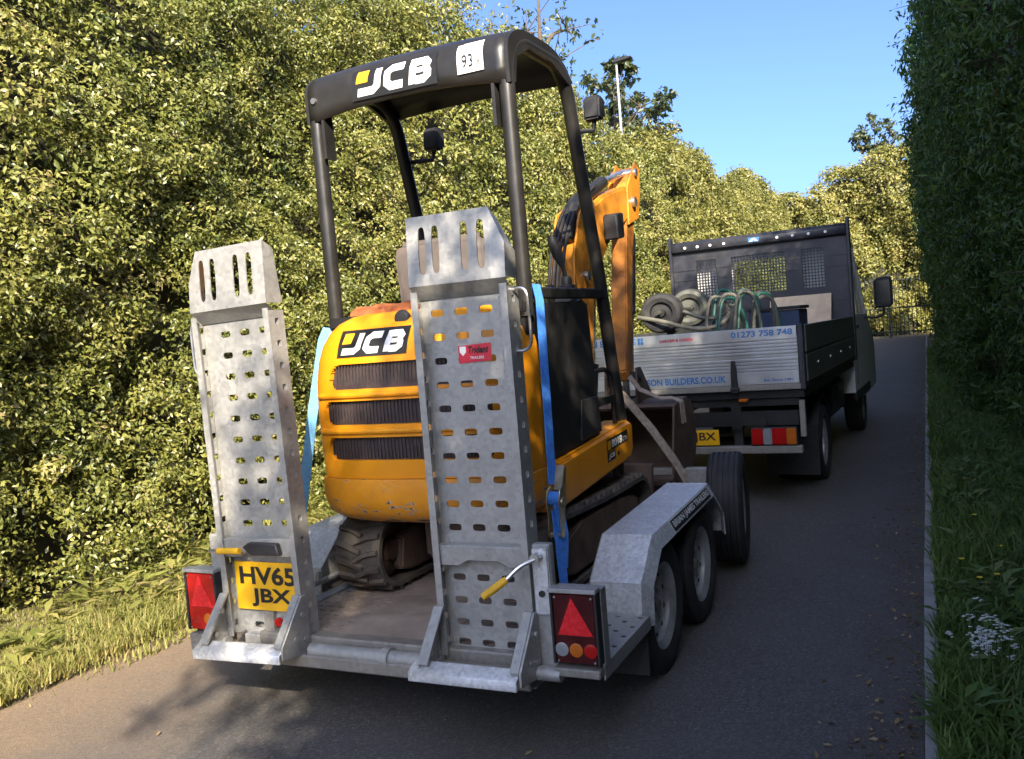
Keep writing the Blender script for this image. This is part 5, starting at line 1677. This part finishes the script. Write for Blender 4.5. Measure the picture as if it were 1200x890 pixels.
MB().cyl((0.588, 0.46, 0.70), (0.648, 0.46, 0.70), 0.010, 10).build('crossbolt', 'zinc', rco)
MB().prism([(0.50, 0.875), (0.535, 0.955), (0.55, 0.975), (0.565, 0.96), (0.53, 0.86)], 'x', 0.597, 0.639).build('ratchet_handle', 'zinc', rco, bevel=0.004)
MB().tube([(0.660, 0.40, 0.41), (0.664, 0.395, 0.385), (0.664, 0.36, 0.383), (0.664, 0.355, 0.41)], 0.007, 8).build('hook', 'zinc', rs1)

rs2 = root('ratchet_strap', 'faded pale blue strap slanting from the roll frame foot past the yellow hood', 'strap', 't', (-0.68, 0.55, DZ + 0.02), 'ratchet straps')
MB().ribbon([(-0.500, 0.58, 1.600), (-0.525, 0.575, 1.61), (-0.545, 0.57, 1.57), (-0.60, 0.50, 1.2), (-0.70, 0.42, 0.55), (-0.72, 0.41, 0.42)], 0.050, 0.004, (1, 0.25, 0)).build('webbing', 'strap_pale', rs2)
MB().tube([(-0.72, 0.41, 0.43), (-0.70, 0.40, 0.40), (-0.668, 0.40, 0.39)], 0.007, 8).build('hook', 'zinc', rs2)

rs3 = root('canvas_strap', 'grubby brown strap slanting from the excavator arm down to the fender', 'strap', 't', (0.66, 2.30, 0.55), 'brown straps over the bucket')
MB().ribbon([(0.30, 2.14, 1.170), (0.36, 2.16, 1.12), (0.50, 2.24, 0.90), (0.60, 2.32, 0.70), (0.655, 2.36, 0.57)], 0.060, 0.005, (0.4, 1, 0.35)).build('webbing', 'strap_brown', rs3)
MB().tube([(0.64, 2.35, 0.60), (0.665, 2.37, 0.53), (0.672, 2.36, 0.44)], 0.010, 8).build('hook', 'galv_dirty', rs3)
rs4 = root('canvas_strap', 'grubby brown strap drawn tight over the top edge of the rusty bucket', 'strap', 't', (0.68, 2.75, 0.60), 'brown straps over the bucket')
MB().ribbon([(0.22, 2.74, 1.19), (0.28, 2.76, 1.10), (0.40, 2.80, 1.035), (0.47, 2.84, 1.03), (0.522, 2.86, 1.00), (0.528, 2.87, 0.86)], 0.065, 0.005, (0.2, 1, 0)).build('webbing', 'strap_brown', rs4)

# ================================================================== TIPPER TRUCK
tk = root('tipper_truck', 'white cab dropside tipper truck with dark headboard and silver tailgate lettering', 'truck', 'k', (-1.0, 2.0, 0))
ZF = 0.985
TL = 3.40
# chassis
m = MB()
for x in (-1.42, -0.60):
    m.box(x, x + 0.08, 0.05, 5.6, 0.62, 0.80)
m.build('chassis_rails', 'black', tk)
MB().box(-1.95, -0.02, 0.03, TL, 0.86, 0.925).build('tipper_frame', 'black', tk, bevel=0.005)
for y in (0.06, 0.9, 1.7, 2.5):
    MB().box(-1.90, -0.07, y, y + 0.07, 0.80, 0.8595).build('cross_member', 'black', tk)
box_part('bed_floor', 'alu_dark', tk, -1.96, -0.01, 0.035, TL, 0.927, ZF - 0.01)
# tailgate from separate planks
tg = MB().box(-1.945, -0.045, -0.004, 0.020, ZF - 0.01, ZF + 0.43).build('tailgate', 'alu', tk)
tg['label'] = 'silver ribbed tailgate with blue lettering'
def slat(z0, z1, d=0.012):
    return MB().box(-1.945, -0.045, -0.004 - d, -0.0045, z0, z1).build('slat', 'alu', tg, bevel=0.003)
slat(ZF + 0.334, ZF + 0.432, 0.014)
slat(ZF - 0.008, ZF + 0.088, 0.014)
for k in range(4):
    z = ZF + 0.225 + k * 0.0265
    slat(z, z + 0.0185)
for k in range(4):
    z = ZF + 0.095 + k * 0.0265
    slat(z, z + 0.0185)
slat(ZF + 0.2025, ZF + 0.2205, 0.006)
MB().box(-1.96, -0.035, -0.030, 0.02, ZF - 0.055, ZF - 0.0115).build('tailgate_rail', 'galv_dirty', tg, bevel=0.004)
yl = -0.0205
def tgmap(x0, x1, z0, z1):
    return lambda a, b: Vector((x0 + (x1 - x0) * a, yl, z0 + (z1 - z0) * b))
def serif_text(s, x0, x1, z0, z1, mat, parent):
    o = lettering(s, tgmap(x0, x1, z0, z1), mat, parent, 0.028)
    return o
serif_text('01273 758 748', -0.545, -0.075, ZF + 0.365, ZF + 0.413, 'bluetext', tg)
serif_text('KITSON BUILDERS.CO.UK', -1.355, -0.605, ZF + 0.018, ZF + 0.072, 'bluetext', tg)
serif_text('KITSON BUILDERS', -1.93, -1.33, ZF + 0.365, ZF + 0.420, 'bluetext', tg)
for (a, b) in ((0, 0), (1, 0), (0, 1), (1, 1)):
    MB().add([tgmap(-1.315 + .026 * a, -1.293 + .026 * a, ZF + .366 + .028 * b, ZF + .390 + .028 * b)(u, v) for u, v in ((0, 0), (1, 0), (1, 1), (0, 1))], [(0, 1, 2, 3)]).build('logo_square', 'bluetext', tg, smooth=0)
serif_text('GARDEN & DESIGN', -1.13, -0.85, ZF + 0.368, ZF + 0.392, 'redsticker', tg)
serif_text('Est. Since 1981', -0.31, -0.09, ZF + 0.014, ZF + 0.032, 'bluetext', tg)
# corner posts, latch
for x in (-0.043, -1.968):
    MB().box(x, x + 0.045, -0.025, 0.05, ZF - 0.06, ZF + 0.44).build('corner_post', 'navy', tk, bevel=0.005)
lt = MB().prism([(-0.563, ZF - 0.07), (-0.510, ZF - 0.07), (-0.515, ZF + 0.10), (-0.525, ZF + 0.19), (-0.553, ZF + 0.19), (-0.560, ZF + 0.10)], 'y', -0.05, -0.0185).build('tailgate_latch', 'black', tk, bevel=0.004)
MB().cyl((-0.57, -0.04, ZF - 0.035), (-0.50, -0.04, ZF - 0.035), 0.016, 10).build('latch_pin', 'black', lt)
lt2 = MB().prism([(-1.463, ZF - 0.07), (-1.410, ZF - 0.07), (-1.415, ZF + 0.10), (-1.425, ZF + 0.19), (-1.453, ZF + 0.19), (-1.460, ZF + 0.10)], 'y', -0.05, -0.0185).build('tailgate_latch', 'black', tk, bevel=0.004)
# side boards, each of two planks
for x0 in (-0.022, -1.988):
    sb = MB().box(x0, x0 + 0.022, 0.052, TL - 0.01, ZF - 0.01, ZF + 0.43).build('side_board', 'alu_dark', tk)
    xo = x0 + 0.0222 if x0 > -1 else x0 - 0.0122
    for (a, b) in ((ZF - 0.006, ZF + 0.205), (ZF + 0.222, ZF + 0.43)):
        MB().box(xo, xo + 0.012, 0.052, TL - 0.012, a, b).build('plank', 'alu_dark', sb, bevel=0.004)
    for k in range(4):
        y = 0.6 + k * 0.75
        MB().cyl((xo - .002, y, ZF + 0.11), (xo + 0.018, y, ZF + 0.11), 0.014, 8).build('bolt', 'steel', sb)
# headboard with three mesh openings
HB0, HB1 = TL, TL + 0.035
ops = [(-1.70, -1.46), (-1.29, -0.68), (-0.50, -0.26)]
oz0, oz1 = 1.765, 2.205
xsb = [-1.97, -1.70, -1.46, -1.29, -0.68, -0.50, -0.26, -0.01]
hb = MB()
hb.box(-1.97, -0.01, HB0, HB1, ZF - 0.01, oz0); hb.box(-1.97, -0.01, HB0, HB1, oz1, 2.36)
for a, b in ((0, 1), (2, 3), (4, 5), (6, 7)):
    hb.box(xsb[a], xsb[b], HB0, HB1, oz0, oz1)
hbo = hb.build('headboard', 'navy', tk, smooth=0)
for z in (1.60, 1.98, 2.10):
    for a, b in ((0, 1), (2, 3), (4, 5), (6, 7)):
        if z > 1.7 or a == 0:
            MB().box(xsb[a] + .004, (xsb[b] if z > 1.7 else -0.01) - .004, HB0 - 0.008, HB0 - 0.0002, z, z + 0.014).build('pressed_rib', 'navy', hbo)
MB().prism([(HB0 - 0.06, 2.325), (HB0 - 0.06, 2.40), (HB0 - 0.02, 2.44), (HB1, 2.44), (HB1, 2.361), (HB0 - 0.001, 2.361), (HB0 - .001, 2.30)], 'x', -1.965, -0.015).build('top_rail', 'navy', hbo, bevel=0.004)
for x in (-1.80, -1.65, -1.50, -1.34, -0.74, -0.57, -0.40, -0.22):
    MB().cyl((x, HB0 - 0.0605, 2.365), (x, HB0 - 0.070, 2.365), 0.016, 12).build('lamp_stud', 'decal', hbo)
em = MB().box(-1.06, -0.94, HB0 - 0.066, HB0 - 0.0602, 2.345, 2.395).build('emblem', 'bluetext', hbo)
MB().add([(-1.05, HB0 - .0675, 2.351), (-1.02, HB0 - .0675, 2.351), (-1.0, HB0 - .0675, 2.372), (-0.98, HB0 - .0675, 2.351), (-0.95, HB0 - .0675, 2.351), (-0.985, HB0 - .0675, 2.388), (-1.015, HB0 - .0675, 2.388)], [(0, 1, 2, 6), (2, 3, 4, 5), (2, 5, 6)]).build('emblem_mark', 'decal', hbo, smooth=0)
for x in (-2.0, -0.008):
    MB().box(x, x + 0.032, HB0 - 0.07, HB1 + 0.005, ZF - 0.05, 2.50).build('headboard_post', 'navy', hbo, bevel=0.005)
for (a, b) in ops:
    g = MB()
    nxb = int(round((b - a) / 0.034)); nzb = int(round((oz1 - oz0) / 0.034))
    for i in range(nxb + 1):
        x = a + (b - a) * i / nxb
        g.box(x - .005, x + .005, HB0 + 0.010, HB0 + 0.016, oz0, oz1)
    for i in range(nzb + 1):
        z = oz0 + (oz1 - oz0) * i / nzb
        g.box(a, b, HB0 + 0.0165, HB0 + 0.0225, z - .005, z + .005)
    mg = g.build('mesh_guard', 'navy', hbo, smooth=0, weld=False)
    mg['kind'] = 'stuff'
# cab
CX0, CX1 = -1.93, -0.035
cbm = MB()
cbm.box(CX0, CX1, 3.60, 3.63, 0.55, 1.76)
cbm.box(CX0 + 0.08, CX1 - 0.08, 3.60, 3.63, 2.16, 2.27)
cbm.box(CX0 + 0.06, -1.30, 3.60, 3.63, 1.7605, 2.1595); cbm.box(-0.67, CX1 - 0.06, 3.60, 3.63, 1.7605, 2.1595)
cb = cbm.build('cab', 'white', tk, smooth=0)
RP = [(3.605, 2.255), (3.66, 2.325), (3.80, 2.35), (4.55, 2.35), (4.82, 2.28), (4.80, 2.24), (4.5, 2.31), (3.8, 2.31), (3.66, 2.28)]
MB().prism(RP, 'x', CX0 + 0.07, CX1 - 0.07).build('roof', 'white', cb, bevel=0.008)
LP = [(3.632, 0.55), (3.632, 1.44), (5.36, 1.42), (5.62, 1.30), (6.05, 1.12), (6.12, 0.95), (6.12, 0.45), (5.2, 0.42), (4.7, 0.42)]
MB().prism(LP, 'x', CX1 - 0.04, CX1).build('door_side', 'white', cb, bevel=0.01)
MB().prism(LP, 'x', CX0, CX0 + 0.04).build('door_side', 'white', cb, bevel=0.01)
for s_ in (1, -1):
    e0, e1 = (CX1 - 0.04, CX1 - 0.10) if s_ > 0 else (CX0 + 0.04, CX0 + 0.10)
    for (y0, z0, y1, z1, w__) in ((3.70, 1.44, 3.73, 2.27, 0.05), (4.28, 1.44, 4.28, 2.28, 0.035), (5.34, 1.43, 4.78, 2.27, 0.035)):
        MB().tube([(e0, y0, z0), (e1, y1, z1)], w__, 8).build('pillar', 'white', cb)
MB().prism([(5.36, 1.41), (5.62, 1.29), (6.05, 1.11), (6.11, 0.94), (6.11, 0.46), (5.4, 0.46)], 'x', CX0 + 0.0405, CX1 - 0.0405).build('bonnet', 'white', cb, bevel=0.02)
MB().add([(CX0 + 0.05, 5.33, 1.42), (CX1 - 0.05, 5.33, 1.42), (CX1 - 0.11, 4.80, 2.25), (CX0 + 0.11, 4.80, 2.25)], [(0, 1, 2, 3)]).build('windscreen', 'clearglass', cb, smooth=0)
MB().box(-1.2995, -0.6705, 3.612, 3.618, 1.7605, 2.1595).build('rear_window', 'clearglass', cb)
MB().box(CX0 + .06, CX1 - .06, 3.64, 5.3, 0.56, 0.62).build('cab_floor', 'black', cb)
for x_ in (-1.55, -0.42):
    MB().prism([(3.95, 1.05), (4.0, 1.72), (4.10, 1.74), (4.14, 1.10), (4.6, 1.12), (4.6, 0.9), (3.95, 0.9)], 'x', x_ - 0.24, x_ + 0.24).build('cab_seat', 'seat', cb, bevel=0.03, seg=2)
for s, x in ((1, CX1 - 0.085), (-1, CX0 + 0.075)):
    MB().prism([(3.76, 1.45), (5.24, 1.44), (4.78, 2.20), (3.76, 2.25)], 'x', x, x + 0.005).build('door_window', 'clearglass', cb)
    MB().prism([(3.88, 0.62), (3.90, 0.62), (3.90, 1.42), (3.88, 1.42)], 'x', CX1 + .0005 if s > 0 else CX0 - .0035, CX1 + .003 if s > 0 else CX0 - .0005).build('door_seam', 'black', cb)
MB().box(CX1 + 0.001, CX1 + 0.012, 4.05, 4.20, 1.26, 1.30).build('door_handle', 'black', cb, bevel=0.003)
MB().box(CX1 - 0.02, CX1 + 0.02, 3.62, 5.1, 0.46, 0.56).build('side_step', 'black', cb, bevel=0.01)
for s, xm_ in ((1, 0.0), (-1, -1.965)):
    mr = MB().prism([(xm_ + s * 0.10, 1.50), (xm_ + s * 0.14, 1.475), (xm_ + s * 0.29, 1.475), (xm_ + s * 0.315, 1.52), (xm_ + s * 0.315, 1.83), (xm_ + s * 0.28, 1.86), (xm_ + s * 0.12, 1.85), (xm_ + s * 0.10, 1.80)], 'y', 4.92, 5.04).build('mirror', 'blackpl', tk, bevel=0.02, seg=3)
    MB().tube(smoothpath([(xm_ - s * 0.08, 5.02, 1.38), (xm_ + s * 0.08, 5.00, 1.36), (xm_ + s * 0.19, 4.99, 1.39), (xm_ + s * 0.21, 4.98, 1.50)], 4), 0.014, 8).build('mirror_arm', 'blackpl', mr)
    MB().prism([(xm_ + s * 0.13, 1.53), (xm_ + s * 0.285, 1.53), (xm_ + s * 0.285, 1.82), (xm_ + s * 0.13, 1.81)], 'y', 4.914, 4.9195).build('mirror_glass', 'glass', mr)
# wheels: single front, twin rear
for s, xo in ((1, -0.06), (-1, -1.91)):
    wheel(tk, (xo - s * 0.10, 4.62, 0.335), 0.335, 0.20, 0.205, s)
    wheel(tk, (xo - s * 0.10, 1.30, 0.335), 0.335, 0.195, 0.205, s)
    wheel(tk, (xo - s * 0.33, 1.30, 0.335), 0.335, 0.195, 0.205, s, hub=False)
    mg_ = MB()
    pa = arc((1.30, 0.335), 0.41, 0.15, math.pi - 0.15, 12); pb = arc((1.30, 0.335), 0.425, 0.15, math.pi - 0.15, 12)
    mg_.prism(pa + pb[::-1], 'x', xo - 0.01 if s > 0 else xo - 0.0, xo - s * 0.44)
    mg_.build('mudguard', 'blackpl', tk, smooth=30)
    MB().box(xo - 0.005 - (0.43 if s > 0 else 0.0), xo + 0.005 + (0.43 if s < 0 else 0.0), 0.80, 0.812, 0.12, 0.55).build('mud_flap', 'rubber', tk)
MB().cyl((-1.8, 1.30, 0.335), (-0.2, 1.30, 0.335), 0.06, 12).build('rear_axle', 'black', tk)
MB().cyl((-1.8, 4.62, 0.335), (-0.2, 4.62, 0.335), 0.05, 12).build('front_axle', 'black', tk)
box_part('fuel_tank', 'black', tk, -0.58, -0.12, 2.3, 3.3, 0.42, 0.78, bevel=0.04, seg=2)
# rear under-run bar, lamps, plate
bp = MB().box(-1.90, -0.06, 0.02, 0.10, 0.425, 0.485).build('underrun_bar', 'galv_dirty', tk, bevel=0.006)
MB().box(-1.88, -0.08, 0.06, 0.10, 0.64, 0.76).build('rear_cross_beam', 'black', tk, bevel=0.005)
for x in (-1.45, -0.6):
    MB().box(x, x + 0.07, 0.1005, 0.15, 0.43, 0.80).build('bar_bracket', 'black', tk)
pl = MB().box(-1.235, -0.705, 0.030, 0.038, 0.497, 0.622).build('number_plate', 'plate', tk, bevel=0.002)
lettering('HV65 JBX', rect_map((-1.185, 0.0285, 0.517), (0.455, 0, 0), (0, 0, 0.086)), 'decalblack', pl, 0.02)
for s, x0 in ((1, -0.445), (-1, -1.86)):
    h = MB().box(x0 - 0.008, x0 + 0.352, 0.032, 0.075, 0.487, 0.632).build('tail_lamp', 'blackpl', tk, bevel=0.008)
    secs = [('redlens', 0.0, 0.26), ('clear', 0.26, 0.46), ('redlens', 0.46, 0.78), ('amber', 0.78, 1.0)]
    for (mt, a, b) in secs:
        if s < 0: a, b = 1 - b, 1 - a
        MB().box(x0 + 0.344 * a + .001, x0 + 0.344 * b - .001, 0.014, 0.0315, 0.494, 0.625).build('lamp_lens', mt, h, bevel=0.008, seg=2)
    MB().box(x0 + 0.05, x0 + 0.12, 0.04, 0.0595, 0.64, 0.69).build('lamp_bracket', 'black', h)
ml_ = MB().box(-0.52, -0.45, -0.015, 0.028, 0.842, 0.868).build('marker_lamp', 'amber', tk, bevel=0.006)
MB().box(-0.075, -0.03, 0.06, 0.10, 0.55, 0.84).build('lamp_guard', 'galv_dirty', tk, bevel=0.004)
MB().tube([(-0.98, 0.02, 0.50), (-0.98, -0.06, 0.44), (-0.98, -0.07, 0.40)], 0.03, 10).build('tow_hitch', 'black', tk)
MB().tube([(-0.98, 0.1, 0.52), (-0.98, 0.02, 0.50)], 0.04, 10).build('tow_bracket', 'black', tk)

# ---- load in the bed
crt = root('wheeled_plant', 'small two wheeled site machine with tube frame lying on the truck bed', 'site machine', 'k', (-1.25, 0.6, ZF - .008))
for (c, mt) in (((-1.22, 0.42, 1.60), 0), ((-1.12, 0.95, 1.63), 1)):
    w_ = MB().lathe([(0, -0.05), (0.03, -0.05), (0.035, -0.02), (0.09, -0.02), (0.10, -0.045), (0.10, 0.045), (0.09, 0.02), (0.035, 0.02), (0.03, 0.05), (0, 0.05)], (0, 0, 0), 'y', 20)
    w_.v = [(c[0] + x * 1.0, c[1] + y * 0.95 + x * 0.25, c[2] + z) for x, y, z in w_.v]
    w_ = w_.build('wheel', 'black' if mt == 0 else 'olive', crt)
    t_ = MB().lathe([(0.095, -0.05), (0.13, -0.065), (0.160, -0.055), (0.172, -0.03), (0.174, 0.0), (0.172, 0.03), (0.160, 0.055), (0.13, 0.065), (0.095, 0.05)], (0, 0, 0), 'y', 28, closed=True)
    t_.v = [(c[0] + x, c[1] + y + x * 0.25, c[2] + z) for x, y, z in t_.v]
    t_.build('tyre', 'rubber' if mt == 0 else 'olive', w_)
MB().tube([(-1.24, 0.30, 1.60), (-1.08, 1.10, 1.63)], 0.018, 8).build('axle', 'olive', crt)
MB().tube(smoothpath([(-1.42, 0.34, 1.58), (-1.20, 0.30, 1.53), (-0.95, 0.35, 1.45), (-0.75, 0.5, 1.46), (-0.66, 0.7, 1.62), (-0.62, 0.9, 1.75)], 5), 0.018, 8).build('handle_tube', 'rope', crt)
MB().tube(smoothpath([(-1.05, 0.45, 1.60), (-0.85, 0.5, 1.52), (-0.72, 0.6, 1.56), (-0.68, 0.8, 1.68)], 5), 0.018, 8).build('handle_tube', 'olive', crt)
MB().prism([(-1.30, ZF - .008), (-0.9, ZF - .008), (-0.92, 1.44), (-1.26, 1.44)], 'y', 0.5, 0.86).build('engine_body', 'olive', crt, bevel=0.03, seg=2)
MB().tube([(-1.20, 0.6, 1.42), (-1.21, 0.6, 1.58)], 0.03, 8).build('axle_mount', 'olive', crt)
hs = root('hose_coil', 'loose coil of green hose and grey rope piled on the truck bed', 'hose', 'k', (-0.65, 0.8, ZF - .008))
rs = random.Random(4)
for i in range(11):
    x = -0.80 + 0.036 * i + rs.uniform(-.02, .02); y = 0.55 + rs.uniform(-.1, .35)
    zt_ = 1.72 + rs.uniform(-.06, .04) - (0.05 if i > 8 else 0)
    pts = [(x - 0.03, y - 0.1, ZF + 0.005), (x - .05, y - .06, 1.35), (x - 0.02, y, zt_ - .05), (x + 0.04, y + .05, zt_), (x + 0.10, y + .1, zt_ - .06), (x + 0.12 + rs.uniform(-.03, .04), y + .12, 1.40), (x + 0.10, y + .15, ZF + 0.005)]
    MB().tube(smoothpath(pts, 6), 0.015 if i % 3 else 0.013, 8).build('hose_loop', 'hose' if i % 2 else 'rope', hs)
tub = MB()
o_, i_ = [(-0.72, 1.5), (-0.26, 1.5), (-0.26, 2.0), (-0.72, 2.0)], [(-0.705, 1.515), (-0.275, 1.515), (-0.275, 1.985), (-0.705, 1.985)]
b0 = [(x * 0.92 - 0.03, y * 0.94 + 0.1, ZF - .008) for x, y in o_]
tub.add(b0 + [(x, y, 1.543) for x, y in o_] + [(x, y, 1.543) for x, y in i_] + [(x, y, 1.10) for x, y in i_],
        [(3, 2, 1, 0)] + [(k, (k + 1) % 4, 4 + (k + 1) % 4, 4 + k) for k in range(4)] + [(4 + k, 4 + (k + 1) % 4, 8 + (k + 1) % 4, 8 + k) for k in range(4)] + [(8 + k, 8 + (k + 1) % 4, 12 + (k + 1) % 4, 12 + k) for k in range(4)] + [(12, 13, 14, 15)])
tb = root('plastic_tub', 'dark blue lidded plastic tub on the truck bed in front of the board', 'tub', 'k', (-0.49, 1.75, ZF - .008))
tub.build('tub_body', 'bluetub', tb, bevel=0.012, seg=2)
MB().box(-0.745, -0.235, 1.47, 2.03, 1.545, 1.575).build('lid', 'blackpl', tb, bevel=0.012, seg=2)
bd = MB().prism([(3.02, ZF - .008), (3.05, ZF - .008), (3.375, 1.69), (3.345, 1.69)], 'x', -0.86, -0.20)
thing_mesh(bd, 'plywood_board', 'ply', 'pale plywood board leaning on the headboard', 'board', 'k', (-0.53, 3.1, ZF - .008), bevel=0.002)
